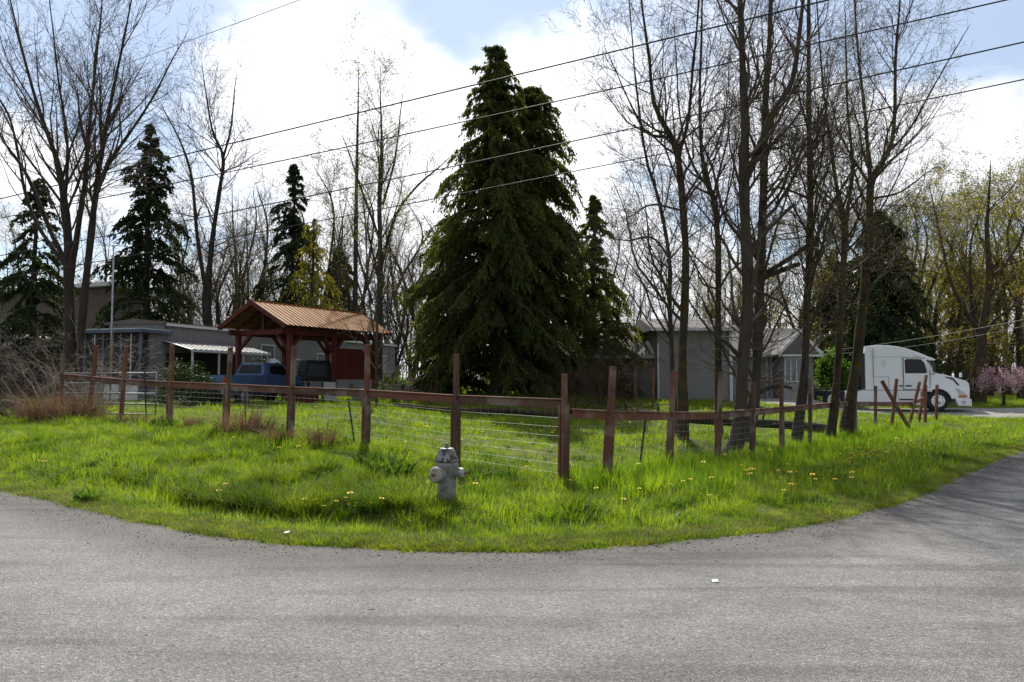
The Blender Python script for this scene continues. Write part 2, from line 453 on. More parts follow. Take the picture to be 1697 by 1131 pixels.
sk = n.new('ShaderNodeMix'); sk.data_type = 'RGBA'; sk.blend_type = 'MULTIPLY'; l.new(st, sk.inputs['Factor']); l.new(wk.outputs['Result'], sk.inputs['A']); sk.inputs['B'].default_value = (.42, .40, .39, 1)
v2 = tex('ShaderNodeTexVoronoi', 16, 0); s2 = n.new('ShaderNodeSeparateColor'); l.new(v2.outputs['Color'], s2.inputs[0])
chip = mth('MULTIPLY', band(s2.outputs[1], .90, .93), mth('LESS_THAN', v2.outputs['Distance'], .19))
ck_ = n.new('ShaderNodeMix'); ck_.data_type = 'RGBA'; l.new(mth('MULTIPLY', chip, .8), ck_.inputs['Factor']); l.new(sk.outputs['Result'], ck_.inputs['A']); ck_.inputs['B'].default_value = (.03, .028, .027, 1)
dz_ = tex('ShaderNodeTexNoise', .9, 6); warm = n.new('ShaderNodeMix'); warm.data_type = 'RGBA'; warm.blend_type = 'MULTIPLY'; l.new(band(dz_.outputs['Fac'], .42, .62), warm.inputs['Factor']); l.new(ck_.outputs['Result'], warm.inputs['A']); warm.inputs['B'].default_value = (1.0, .982, .96, 1)
l.new(warm.outputs['Result'], b.inputs['Base Color'])
b.inputs['Roughness'].default_value = 0.82; b.inputs['Specular IOR Level'].default_value = 0.35
bp = n.new('ShaderNodeBump'); bp.inputs['Distance'].default_value = 0.012; bp.inputs['Strength'].default_value = 0.75
l.new(mth('ADD', v.outputs['Distance'], mth('MULTIPLY', z2.outputs['Fac'], 0.8)), bp.inputs['Height']); l.new(bp.outputs[0], b.inputs['Normal'])
rx = np.concatenate([np.linspace(-60, -12, 60)[:-1], np.arange(-12, 15, 0.05), np.linspace(15, 60, 60)])
rows = np.array([0, .08, .2, .4, .7, 1.1, 1.6, 2.3, 3.2, 4.5, 6, 8, 10.5, 14, 20])
RX = np.repeat(rx[None], len(rows), 0)
RY = edge_r(rx)[None] - rows[:, None] * (1 + 0 * rx[None])
RZ = np.where(rows[:, None] == 0, -0.03, 0.0) + 0.012 * np.clip(rows[:, None] / 2, 0, 1) + 0.006 * wob(RX, RY, 0.9, 2) * (rows[:, None] > 0.5)
ii = (np.arange(len(rows) - 1)[:, None] * len(rx) + np.arange(len(rx) - 1)).ravel()
me = npmesh('road', np.stack([RX, RY, RZ], -1).reshape(-1, 3), np.stack([ii, ii + len(rx), ii + len(rx) + 1, ii + 1], 1))
a = me.attributes.new('edge_dist', 'FLOAT', 'POINT'); a.data.foreach_set('value', np.repeat(rows, len(rx)).astype(np.float32) * 0.85)
road = link('road', me, 'chip_seal', smooth=True); tag(road, kind='structure')

# ------------------------------------------------------------------ gravel drives, draped on the ground
mat('pale_gravel', (.30, .28, .26), (.17, .16, .15), 30, 0.9, 0.6, 60, c3=(.12, .13, .06), c3t=.66)
def draped(name, xs, ylo, yhi, dz=0.02, ny=14):
    """sheet between two edge curves (functions of x)"""
    X = np.repeat(xs[None], ny, 0); k = np.linspace(0, 1, ny)[:, None]
    Y = ylo(xs)[None] * (1 - k) + yhi(xs)[None] * k
    Z = terrain(X, Y) + dz - 0.05 * ((k == 0) | (k == 1)) * np.ones_like(X)
    i = (np.arange(ny - 1)[:, None] * len(xs) + np.arange(len(xs) - 1)).ravel()
    o = link(name, npmesh(name, np.stack([X, Y, Z], -1).reshape(-1, 3), np.stack([i, i + 1, i + 1 + len(xs), i + len(xs)], 1)), 'pale_gravel', smooth=True)
    return tag(o, kind='structure')
DR_LO = lambda x: np.interp(x, [12, 17, 22, 27, 34], [38.4, 36.4, 34.0, 30.4, 29]) + 0.25 * np.sin(x * 2.1)
DR_HI = lambda x: np.interp(x, [12, 17, 22, 27, 34], [44.5, 44, 43.2, 41, 40]) + 0.3 * np.sin(x * 1.7)
draped('driveway', np.linspace(12, 40, 90), DR_LO, DR_HI)
DL_LO = lambda x: np.interp(x, [-40, -24, -17], [26.4, 27.6, 29.6]); DL_HI = lambda x: np.interp(x, [-40, -24, -17], [30.5, 30.8, 30.6])
draped('gravel_track', np.linspace(-40, -17, 60), DL_LO, DL_HI)

# ------------------------------------------------------------------ grass: instanced tufts on one stuff object each
def blades(nb, rad, h0, h1, w, lean, seed, seg=3, broad=False):
    q = np.random.default_rng(seed)
    ang = q.uniform(0, 2 * np.pi, nb); rr = rad * np.sqrt(q.uniform(0, 1, nb))
    base = np.stack([rr * np.cos(ang), rr * np.sin(ang), np.full(nb, -0.02)], 1)
    az = ang + q.normal(0, 0.9, nb); H = q.uniform(h0, h1, nb); ln = np.abs(q.normal(lean, lean * 0.5, nb))
    dr = np.stack([np.cos(az), np.sin(az), np.zeros(nb)], 1); sdv = np.stack([-np.sin(az), np.cos(az), np.zeros(nb)], 1)
    tw = q.uniform(-0.9, 0.9, nb); sdv = sdv * np.cos(tw)[:, None] + dr * np.sin(tw)[:, None]
    VV, FF = [], []
    for k in range(seg + 1):
        t = k / seg
        p = base + dr * (ln * H * t * t)[:, None]; p[:, 2] += H * (t - 0.28 * ln * t * t)
        ww = w * (1 - t ** 1.6) * (1.0 if not broad else (0.5 + 1.6 * t * (1 - t) * 2)) * q.uniform(.75, 1.25, nb)
        if k == seg: VV.append(p[:, None])
        else: VV.append(np.stack([p - sdv * ww[:, None] / 2, p + sdv * ww[:, None] / 2], 1))
    V_ = np.concatenate(VV, 1); per = 2 * seg + 1; o = (np.arange(nb) * per)[:, None]
    quads = np.concatenate([o + np.array([[2 * k, 2 * k + 1, 2 * k + 3, 2 * k + 2]]) for k in range(seg - 1)]) if seg > 1 else np.zeros((0, 4), int)
    tris = o + np.array([[2 * seg - 2, 2 * seg - 1, 2 * seg]])
    return V_.reshape(-1, 3), quads, tris
def scatter(name, protos, mats, pts, kind, scl, rot, tilt, label, cat):
    """protos: list of (V, quads, tris, material index); one mesh holds the tufts and the points they grow on"""
    Vs, Q, T, pr, mq, mt, o = [], [], [], [], [], [], 0
    for k, (v_, q_, t_, mi) in enumerate(protos):
        Vs.append(v_); Q.append(q_ + o); T.append(t_ + o); pr.append(np.full(len(v_), k + 1)); o += len(v_)
        mq.append(np.full(len(q_), mi)); mt.append(np.full(len(t_), mi))
    P = len(pts); Vs.append(pts); pr.append(np.zeros(P))
    me = npmesh(name, np.concatenate(Vs), [np.concatenate(Q), np.concatenate(T)])
    for mm in mats: me.materials.append(MATS[mm])
    me.polygons.foreach_set('material_index', np.concatenate(mq + mt).astype(np.int32))
    z0 = np.zeros(o)
    for an, dt, val in (('proto', 'INT', np.concatenate(pr)), ('kindx', 'INT', np.concatenate([z0, kind])), ('scl', 'FLOAT', np.concatenate([z0, scl])), ('rot', 'FLOAT', np.concatenate([z0, rot])), ('tilt', 'FLOAT', np.concatenate([z0, tilt]))):
        a = me.attributes.new(an, dt, 'POINT'); a.data.foreach_set('value', val.astype(np.int32 if dt == 'INT' else np.float32))
    ob = link(name, me)
    ng = bpy.data.node_groups.new(name + '_growth', 'GeometryNodeTree')
    ng.interface.new_socket('Geometry', in_out='INPUT', socket_type='NodeSocketGeometry'); ng.interface.new_socket('Geometry', in_out='OUTPUT', socket_type='NodeSocketGeometry')
    N, L = ng.nodes, ng.links
    gi, go = N.new('NodeGroupInput'), N.new('NodeGroupOutput'); jn = N.new('GeometryNodeJoinGeometry'); L.new(jn.outputs[0], go.inputs[0])
    def attr(nm, dt):
        q = N.new('GeometryNodeInputNamedAttribute'); q.data_type = dt; q.inputs['Name'].default_value = nm; return q.outputs[0]
    def eq(s, val):
        q = N.new('FunctionNodeCompare'); q.data_type = 'INT'; q.operation = 'EQUAL'; L.new(s, q.inputs[2]); q.inputs[3].default_value = val; return q.outputs[0]
    def sepg(geo, sel):
        q = N.new('GeometryNodeSeparateGeometry'); q.domain = 'POINT'; L.new(geo, q.inputs[0]); L.new(sel, q.inputs[1]); return q.outputs[0]
    pa, ka = attr('proto', 'INT'), attr('kindx', 'INT')
    points = sepg(gi.outputs[0], eq(pa, 0))
    cx_ = N.new('ShaderNodeCombineXYZ'); L.new(attr('tilt', 'FLOAT'), cx_.inputs[0]); L.new(attr('rot', 'FLOAT'), cx_.inputs[2])
    for k in range(len(protos)):
        io = N.new('GeometryNodeInstanceOnPoints')
        L.new(points, io.inputs['Points']); L.new(sepg(gi.outputs[0], eq(pa, k + 1)), io.inputs['Instance']); L.new(eq(ka, k), io.inputs['Selection'])
        L.new(cx_.outputs[0], io.inputs['Rotation']); L.new(attr('scl', 'FLOAT'), io.inputs['Scale'])
        L.new(io.outputs[0], jn.inputs[0])
    md = ob.modifiers.new('growth', 'NODES'); md.node_group = ng
    return tag(ob, label, cat, kind='stuff')
leafmat('grass_lush', (.055, .105, .012), (.235, .272, .036), 0.58, 0.5, 0.25, (1.65, 1.9, .5))
leafmat('grass_tall', (.080, .145, .014), (.235, .290, .036), 0.58, 0.5, 0.25, (1.65, 1.9, .5))
leafmat('grass_dry', (.16, .17, .035), (.26, .22, .075), 0.35, 0.6, 0.2, (1.2, 1.1, .8))
leafmat('weed_leaf', (.040, .090, .016), (.095, .160, .026), 0.45, 0.6, 0.15, (1.7, 1.7, .6))
GMATS = ['grass_lush', 'grass_tall', 'grass_dry', 'weed_leaf']
P_LUSH = blades(34, .11, .08, .22, .007, .75, 1)
P_MID = blades(30, .13, .14, .30, .008, .55, 2)
P_TALL = blades(24, .12, .26, .50, .010, .35, 3, 4)
P_SHORT = blades(36, .13, .025, .075, .006, .8, 4, 2)
P_WEED = blades(16, .10, .06, .16, .040, 1.0, 5, 4, True)
P_FAR = blades(26, .26, .08, .20, .016, .6, 6, 2)
P_DRY = blades(20, .12, .03, .11, .006, .9, 7, 2)
PROT = [(*P_LUSH, 0), (*P_MID, 0), (*P_TALL, 1), (*P_SHORT, 0), (*P_WEED, 3), (*P_FAR, 0), (*P_DRY, 2)]
fr = np.array([(xat(px, d), d) for px, d in FENCE_R]); fl = np.array([(xat(px, d), d) for px, d in FENCE_L])
fr_ext = np.concatenate([fr, [[xat(1540, 31), 31]]])
def poly_dist(x, y, pl):
    best = np.full(len(x), 1e9)
    for (ax, ay), (bx, by) in zip(pl[:-1], pl[1:]):
        dx, dy = bx - ax, by - ay; t = np.clip(((x - ax) * dx + (y - ay) * dy) / (dx * dx + dy * dy), 0, 1)
        best = np.minimum(best, np.hypot(x - ax - t * dx, y - ay - t * dy))
    return best
def veg_points(nraw, x0, x1, y0, y1, seed, ypow=1.0):
    q = np.random.default_rng(seed)
    y = y0 + (y1 - y0) * q.uniform(0, 1, nraw) ** ypow; x = q.uniform(x0, x1, nraw)
    ok = (np.abs(x) < 0.70 * y + 2.2) & ((y - edge_r(x)) > 0.03)
    ok &= ~((x > 12) & (y > DR_LO(x)) & (y < DR_HI(x))) & ~((x < -17) & (y > DL_LO(x)) & (y < DL_HI(x)))
    return x[ok], y[ok], q
# verge and bank outside the fence
x, y, q = veg_points(60000, -13, 16, 7.4, 27, 11, 1.25)
fence_all = np.concatenate([fl[::-1], fr_ext])
outside = y < np.interp(x, fence_all[:, 0], fence_all[:, 1]) + 0.8
x, y = x[outside], y[outside]
d = (y - edge_r(x)) * 0.85
dF = poly_dist(x, y, fr_ext); pn = wob(x, y, 1.7, .3); pn2 = wob(x, y, 5.0, 1.1); u = q.uniform(0, 1, len(x))
kind = np.where(u < .62, 0, 1)
kind = np.where((dF < 1.7 + .5 * pn) & (x > 1) & (u < .72), 2, kind)
kind = np.where((u > .92) & (pn > -.1), 4, kind); kind = np.where((u > .80) & (u < .80 + .05 + .05 * pn2), 6, kind)
kind = np.where(d < .42 + .22 * pn2 + .25 * pn, np.where(u < .55, 3, np.where(u < .9, 6, 0)), kind)
low = (x > 4.5) & (dF > 2.2 + .4 * pn) & (d > .3)
kind = np.where(low & (u < .75), 3, kind)
scl = (0.80 + .42 * pn + .40 * pn2) * q.uniform(.7, 1.3, len(x)); scl = np.clip(scl, .4, 1.6) * np.where((d < .9) & (kind < 2), .75, 1.0) * np.where(kind == 2, .85, 1)
scl = np.where(low, np.maximum(scl, .9) * 1.15, scl)
# short worn strip creeping over the edge of the asphalt
xe = q.uniform(-12, 14, 9000); de = np.abs(q.normal(0, .26, 9000)) - .05; ye = edge_r(xe) + de; oke = np.abs(xe) < .70 * ye + 2
xe, ye, de = xe[oke], ye[oke], de[oke]; ue = q.uniform(0, 1, len(xe))
x = np.concatenate([x, xe]); y = np.concatenate([y, ye]); kind = np.concatenate([kind, np.where(ue < .5, 3, np.where(ue < .85, 6, 0))]); scl = np.concatenate([scl, q.uniform(.5, 1.2, len(xe)) * np.where(ue > .85, .55, 1)])
scatter('verge_grass', PROT, GMATS, np.stack([x, y, np.where(y - edge_r(x) < .14, np.maximum(terrain(x, y), .004), terrain(x, y))], 1), kind, scl, q.uniform(0, 6.28, len(x)), q.normal(0, .12, len(x)), 'lush green grass on the bank between the asphalt and the fence', 'grass')
# lawn inside the fence and everything behind
x, y, q = veg_points(60000, -42, 42, 11.5, 62, 12, 1.35)
inside = y >= np.interp(x, fence_all[:, 0], fence_all[:, 1], left=15, right=24) + 0.3
x, y = x[inside], y[inside]; pn = wob(x, y, .8, 2.3); pn2 = wob(x, y, 3.0, .1); u = q.uniform(0, 1, len(x))
kind = np.where(y < 19, np.where(u < .55, 0, np.where(u < .75, 3, np.where(u < .9, 1, 4))), 5)
kind = np.where((y >= 19) & (u < .12), 1, kind); kind = np.where((u > .5) & (u < .56), 6, kind)
scl = np.clip((.85 + .35 * pn + .3 * pn2) * q.uniform(.7, 1.3, len(x)), .4, 1.7) * np.where(y > 30, 1.1, 1.0)
scatter('lawn_grass', PROT, GMATS, np.stack([x, y, terrain(x, y)], 1), kind, scl, q.uniform(0, 6.28, len(x)), q.normal(0, .12, len(x)), 'rough sunlit lawn inside the wire fence', 'grass')
# loose stones along the edge of the asphalt
mat('stone_chip', (.22, .205, .195), (.10, .095, .09), 9, 0.85, spec=.3)
def stone(seed):
    bm = bmesh.new(); bmesh.ops.create_icosphere(bm, subdivisions=1, radius=1)
    q = random.Random(seed)
    for v_ in bm.verts: v_.co *= q.uniform(.65, 1.2); v_.co.z *= .6
    vv = np.array([v_.co[:] for v_ in bm.verts]); ff = np.array([[k.index for k in f.verts] for f in bm.faces]); bm.free()
    return vv * 0.011, np.zeros((0, 4), int), ff, 0
q = np.random.default_rng(5)
x = q.uniform(-11, 13, 10000); dd = np.abs(q.normal(0, .45, 10000)) + q.uniform(-.12, .1, 10000)
far_ = q.uniform(0, 1, 10000) < .12; dd = np.where(far_, q.uniform(.3, 7, 10000), dd)
y = edge_r(x) - dd; ok = (np.abs(x) < .72 * y + 1) & (y > 2.4) & (far_ | (q.uniform(0, 1, 10000) < .55 + .55 * wob(x, y, 1.4, .7)))
x, y, dd = x[ok], y[ok], dd[ok]
z = np.where(dd > 0.03, 0.006, terrain(x, y) + .004)
scatter('loose_gravel', [stone(k) for k in range(4)], ['stone_chip'], np.stack([x, y, z], 1), q.integers(0, 4, len(x)), q.lognormal(-.95, .5, len(x)), q.uniform(0, 6.28, len(x)), q.uniform(-.4, .4, len(x)), 'dark loose stone chips along the ragged asphalt edge', 'gravel')
# ------------------------------------------------------------------ trees
mat('bark_alder', (.078, .062, .048), (.036, .028, .022), 7, .9, .9, 26, stretch=(1, 1, .35), c3=(.065, .055, .022), c3t=.60, c3s=1.6, spec=.2)
mat('bark_mossy', (.070, .054, .038), (.034, .026, .019), 6, .95, .9, 22, stretch=(1, 1, .4), c3=(.085, .062, .018), c3t=.56, c3s=2.6, spec=.1)
mat('bark_dark', (.060, .048, .040), (.030, .024, .020), 7, .9, .9, 24, stretch=(1, 1, .3), spec=.15)
mat('twig_grey', (.105, .078, .055), (.060, .046, .034), 5, .85, spec=.25)
mat('twig_pale', (.34, .27, .22), (.16, .12, .10), 3, .7, spec=.4)
mat('twig_brown', (.085, .055, .035), (.045, .030, .020), 4, .85, spec=.2)
leafmat('buds_green', (.10, .11, .02), (.20, .19, .035), .55)
leafmat('buds_yellow', (.16, .14, .02), (.28, .23, .03), .55)
leafmat('cedar_frond', (.036, .052, .017), (.105, .128, .036), .50, .7, .1, (1.7, 1.45, .5))
leafmat('fir_needle', (.016, .028, .012), (.042, .058, .020), .22, .7, .1)
leafmat('golden_frond', (.10, .105, .012), (.20, .17, .02), .42)
leafmat('juniper_leaf', (.020, .040, .010), (.055, .075, .016), .25, .6, .2)
leafmat('cherry_blossom', (.48, .29, .34), (.66, .48, .51), .45, .7, .2, (1.1, 1.0, 1.05))
leafmat('dry_stalk', (.125, .075, .048), (.23, .150, .095), .30, .8, .15, (1.15, 1, .8))
leafmat('tussock_blade', (.042, .085, .010), (.150, .205, .024), .45, .65, .1, (1.8, 1.7, .6))

def unit(v): return v / np.maximum(np.linalg.norm(v, axis=-1, keepdims=True), 1e-9)
def tubes(P, Rr, S):
    """P (N,K,3), Rr (N,K) -> verts, quads"""
    N, K, _ = P.shape
    T = np.gradient(P, axis=1); T = unit(T)
    mean = unit(P[:, -1] - P[:, 0])
    ref = np.where(np.abs(mean[:, 2:3]) > .8, np.array([[1., 0, 0]]), np.array([[0, 0, 1.]]))[:, None, :]
    U = unit(np.cross(T, np.broadcast_to(ref, T.shape))); W = np.cross(T, U)
    a = np.arange(S) * 2 * np.pi / S
    V_ = P[:, :, None] + Rr[:, :, None, None] * (U[:, :, None] * np.cos(a)[:, None] + W[:, :, None] * np.sin(a)[:, None])
    idx = np.arange(N * K * S).reshape(N, K, S)
    A, B = idx[:, :-1], idx[:, 1:]
    Q = np.stack([A, np.roll(A, -1, 2), np.roll(B, -1, 2), B], -1).reshape(-1, 4)
    return V_.reshape(-1, 3), Q
def spline(pts, K):
    """smooth polyline through control points (x,y,z,r)"""
    p = np.array(pts, float); n_ = len(p)
    pp = np.concatenate([[2 * p[0] - p[1]], p, [2 * p[-1] - p[-2]]]); t = np.linspace(0, n_ - 1 - 1e-6, K); i = t.astype(int); f = (t - i)[:, None]
    a, b_, c, d_ = pp[i], pp[i + 1], pp[i + 2], pp[i + 3]
    o = .5 * (2 * b_ + (c - a) * f + (2 * a - 5 * b_ + 4 * c - d_) * f * f + (3 * b_ - a - 3 * c + d_) * f ** 3)
    o[:, 3] = np.maximum(np.interp(t, np.arange(n_), p[:, 3]), .002)
    return o
def grow(P, Rr, n_per=0, q=None, t0=.25, t1=1., ang=(35, 65), lr=(.3, .55), K=6, up=.12, wig=.16, rr=.55, taper=.9, lmin=.0, tpow=1., rmax=1e9, lens=None, per_m=0., rmin=.0022):
    """children of every branch; returns (P, R) of the next level"""
    N, k, _ = P.shape
    L = np.linalg.norm(np.diff(P, axis=1), axis=2).sum(1) if lens is None else lens
    if per_m: cnt = per_m * L
    elif isinstance(n_per, (int, float)): cnt = np.full(N, n_per)
    else: cnt = n_per
    cnt = np.floor(cnt + q.uniform(0, 1, N)).astype(int); pi = np.repeat(np.arange(N), cnt); M = len(pi)
    t = t0 + (t1 - t0) * q.uniform(0, 1, M) ** tpow
    s = t * (k - 1); i = np.minimum(s.astype(int), k - 2); f = (s - i)[:, None]
    p = P[pi, i] * (1 - f) + P[pi, i + 1] * f; tan = unit(P[pi, i + 1] - P[pi, i]); r0 = Rr[pi, i] * (1 - f[:, 0]) + Rr[pi, i + 1] * f[:, 0]
    rp = unit(np.cross(tan, q.normal(0, 1, (M, 3)))); a = np.radians(q.uniform(*ang, M))[:, None]
    D = np.cos(a) * tan + np.sin(a) * rp
    ln = np.maximum(L[pi] * q.uniform(*lr, M) * (1.15 - .6 * t), lmin)
    r = np.minimum(r0 * rr, rmax) * q.uniform(.7, 1.1, M)
    out = np.empty((M, K + 1, 3)); out[:, 0] = p
    for j in range(1, K + 1):
        D = unit(D + q.normal(0, wig, (M, 3)) + np.array([0, 0, up]))
        out[:, j] = out[:, j - 1] + D * (ln / K)[:, None]
    rad = r[:, None] * (1 - taper * np.linspace(0, 1, K + 1))[None]
    return out, np.maximum(rad, rmin)
def specks(tips, q, n_, size, spread):
    """small leaf quads around twig tips"""
    c = np.repeat(tips, n_, 0) + q.normal(0, spread, (len(tips) * n_, 3)); M = len(c)
    a = unit(q.normal(0, 1, (M, 3))); b_ = unit(np.cross(a, q.normal(0, 1, (M, 3)))); s = size * q.uniform(.5, 1.2, (M, 1))
    V_ = np.stack([c - a * s, c + b_ * s * .55, c + a * s, c - b_ * s * .55], 1).reshape(-1, 3)
    return V_, np.arange(M * 4).reshape(-1, 4)
def mesh_parts(name, parts): return npmesh(name, *merge(parts))
def merge(parts):
    o, Vs, Qs = 0, [], []
    for v_, f_ in parts: Vs.append(v_); Qs.append(f_ + o); o += len(v_)
    return np.concatenate(Vs), np.concatenate(Qs)
def crown_levels(P, Rr, q, spec):
    """grow successive levels; returns mesh pieces and the outermost twigs"""
    pcs = []
    for (kw, S) in spec:
        P, Rr = grow(P, Rr, q=q, **kw); pcs.append(tubes(P, Rr, S))
    return pcs, P, Rr
def bare_tree(name, loc, trunks, q, spec, bark, twig, label=None, cat='tree', group=None, buds=None, extra=(), K=26, wig=.012, flare=True):
    """trunks: polylines of (x,y,z,r) relative to loc; everything above grows from them"""
    root = empty(name, loc, 0, label, cat, group)
    Ps, Rs = [], []
    for tr in trunks:
        o = spline(tr, K); o[1:, :3] += np.cumsum(q.normal(0, wig, (K - 1, 3)) * np.array([1, 1, .3]), 0) * .6
        Ps.append(o[:, :3]); Rs.append(o[:, 3] * (1 + .10 * np.sin(np.arange(K) * 2.1 + q.uniform(0, 6))))
    P, Rr = np.array(Ps), np.array(Rs)
    link('trunk', mesh_parts('trunk', [tubes(P, Rr, 10)]), bark, root, True)
    pcs, Pt, Rt = crown_levels(P, Rr, q, spec)
    link('crown', mesh_parts('crown', pcs), twig, root, True)
    if buds:
        mt, n_, size, spread = buds
        tips = np.concatenate([Pt[:, -1], Pt[:, Pt.shape[1] // 2]])
        link('young_leaves', mesh_parts('young_leaves', [specks(tips, q, n_, size, spread)]), mt, root)
    return root
def pxline(pts, depth, base, ddep=0.):
    """pixel polyline (px, py, width in px) at a depth -> local (x,y,z,r)"""
    out = []
    for i, (px, py, w) in enumerate(pts):
        dd = depth + ddep * i / max(len(pts) - 1, 1)
        p = at(px, py, dd); out.append((p[0] - base[0], p[1] - base[1], p[2] - base[2], w * dd / F_PX / 2 * .60))
    return out
# ---- the row of tall bare trees behind the fence
SPEC_TALL = [(dict(per_m=2.0, t0=.22, ang=(28, 62), lr=(.12, .30), K=9, up=.13, wig=.13, rr=.46, rmax=.05, lmin=.5), 5),
             (dict(per_m=3.2, t0=.10, ang=(25, 65), lr=(.28, .58), K=5, up=.08, wig=.20, rr=.55, lmin=.25), 4),
             (dict(per_m=4.2, t0=.10, ang=(25, 65), lr=(.35, .65), K=3, up=.06, wig=.20, rr=.6, lmin=.2, rmin=.0034), 3),
             (dict(per_m=4.5, t0=.2, ang=(25, 60), lr=(.4, .7), K=2, up=.05, wig=.2, rr=.7, lmin=.14, rmin=.0032), 3)]
def px_tree(name, depth, lines, seed, label, bark='bark_alder', twig='twig_grey', spec=SPEC_TALL, buds=None, group=None, dd=None, cat='tree'):
    q = np.random.default_rng(seed); base = on(lines[0][0][0], depth)
    tr = [pxline(ln_, depth, base, (dd[i] if dd else q.uniform(-1.2, 1.2) if i else 0)) for i, ln_ in enumerate(lines)]
    for k_, ln_ in enumerate(tr):                    # run every limb out to a fine tip unless it was sawn off
        if lines[k_][-1][2] <= 8 or lines[k_][-1][1] < 0:
            a_, b_ = np.array(ln_[-2]), np.array(ln_[-1]); e_ = b_ + (b_ - a_) * (1.7 if lines[k_][-1][1] < 20 else .5); e_[3] = .006; ln_.append(tuple(e_))
    f = tr[0][0]; tr[0] = [(f[0], f[1], -.15, f[3] * 1.55), (f[0], f[1], .12, f[3] * 1.2)] + tr[0][1:]
    return bare_tree(name, base, tr, q, spec, bark, twig, label, cat, group, buds)
px_tree('bare_tree', 20.5, [[(1118, 722, 15), (1112, 600, 13), (1108, 500, 12), (1107, 425, 11), (1088, 330, 9), (1066, 255, 7), (1050, 130, 5), (1040, 10, 3)], [(1107, 425, 7), (1080, 395, 6), (1040, 400, 4), (1010, 395, 2)],
         [(1110, 560, 7), (1085, 520, 6), (1065, 470, 5), (1040, 430, 3)]], 101, 'slim dark bare tree with crooked low limbs, beside a thicker trunk by the grey house')
px_tree('bare_tree', 19.6, [[(1133, 726, 28), (1130, 600, 23), (1135, 470, 21), (1131, 350, 19), (1122, 262, 18), (1113, 228, 17), (1085, 170, 11), (1078, 90, 8), (1066, 0, 6), (1062, -70, 4)], [(1124, 262, 12), (1140, 205, 9), (1150, 110, 7), (1158, -10, 5)],
         [(1112, 228, 9), (1075, 222, 7), (1050, 180, 5), (1020, 110, 3)], [(1133, 350, 6), (1080, 340, 5), (1045, 360, 3)]], 102, 'bare tree with a mossy knob where its trunk splits high up', 'bark_mossy')
px_tree('bare_tree', 21.5, [[(1192, 722, 20), (1192, 560, 17), (1193, 430, 16), (1188, 340, 15), (1177, 312, 15), (1166, 255, 11), (1162, 170, 8), (1165, 60, 6), (1168, -60, 4)], [(1180, 318, 9), (1150, 275, 7), (1128, 190, 5), (1120, 80, 3)],
         [(1192, 480, 6), (1165, 470, 5), (1152, 440, 3)]], 103, 'straight slender bare tree between the knobbed tree and the largest trunk')
px_tree('bare_tree', 17.9, [[(1208, 768, 50), (1224, 715, 37), (1231, 600, 33), (1238, 500, 32), (1234, 400, 30), (1230, 292, 29), (1232, 200, 23), (1228, 100, 19), (1225, 0, 15), (1222, -90, 9)], [(1234, 300, 24), (1262, 238, 22), (1282, 188, 19), (1312, 138, 15), (1325, 70, 12), (1334, 0, 10), (1342, -70, 6)],
         [(1232, 400, 10), (1200, 355, 8), (1180, 275, 6), (1150, 215, 4)], [(1226, 592, 14), (1205, 570, 10), (1178, 552, 7), (1150, 512, 5), (1128, 470, 3)], [(1240, 420, 13), (1280, 375, 11), (1318, 338, 9)], [(1240, 478, 9), (1290, 500, 6), (1330, 540, 4)]], 104,
        'largest bare tree of the row, flared mossy base and forked trunk behind the wire fence', 'bark_alder', dd=[0, .5, -.6, -.4, .2, .5])
px_tree('bare_tree', 21, [[(1240, 738, 34), (1252, 640, 27), (1260, 500, 25), (1266, 350, 23), (1269, 200, 18), (1276, 80, 14), (1281, -80, 8)], [(1262, 462, 17), (1300, 446, 15), (1328, 436, 13)], [(1266, 455, 14), (1305, 430, 13), (1340, 407, 12)],
         [(1266, 350, 8), (1300, 305, 6), (1315, 230, 4)], [(1250, 655, 15), (1285, 640, 11), (1310, 643, 9)]], 105, 'bare tree with sawn-off limb stubs leaning against the largest trunk', dd=[0, .2, -.2, .4, .1])
px_tree('bare_tree', 21.5, [[(1318, 742, 30), (1332, 620, 21), (1336, 500, 20), (1341, 400, 19), (1342, 300, 16), (1340, 200, 14), (1339, 60, 11), (1340, -80, 7)], [(1341, 330, 7), (1290, 310, 6), (1272, 330, 4)], [(1340, 420, 8), (1368, 360, 6), (1405, 290, 5), (1440, 240, 3)],
         [(1338, 520, 7), (1362, 500, 5), (1385, 470, 3)]], 106, 'straight bare tree by the garage window end of the grey house', buds=('buds_green', 1, .02, .03))
px_tree('bare_tree', 22.6, [[(1376, 738, 26), (1388, 630, 19), (1395, 480, 19), (1400, 400, 18), (1397, 360, 16), (1385, 300, 10), (1372, 210, 7), (1360, 100, 5), (1352, -20, 3)], [(1402, 370, 10), (1412, 280, 8), (1404, 170, 6), (1400, 60, 4)]], 107,
        'rusty mossy bare tree forking at mid height, beside a leaning trunk', 'bark_mossy', buds=('buds_green', 1, .02, .03))
px_tree('bare_tree', 24, [[(1402, 726, 32), (1420, 600, 26), (1432, 480, 25), (1441, 350, 21), (1443, 300, 19), (1470, 252, 13), (1480, 200, 10), (1482, 100, 8), (1490, 0, 5)], [(1442, 300, 13), (1435, 210, 9), (1424, 100, 7), (1414, -30, 4)],
         [(1470, 255, 7), (1510, 210, 6), (1555, 130, 4), (1590, 70, 3)], [(1444, 330, 7), (1490, 320, 5), (1530, 290, 3)]], 108, 'bare tree leaning towards the white truck with moss patches on its trunk', 'bark_mossy', buds=('buds_green', 1, .022, .03))
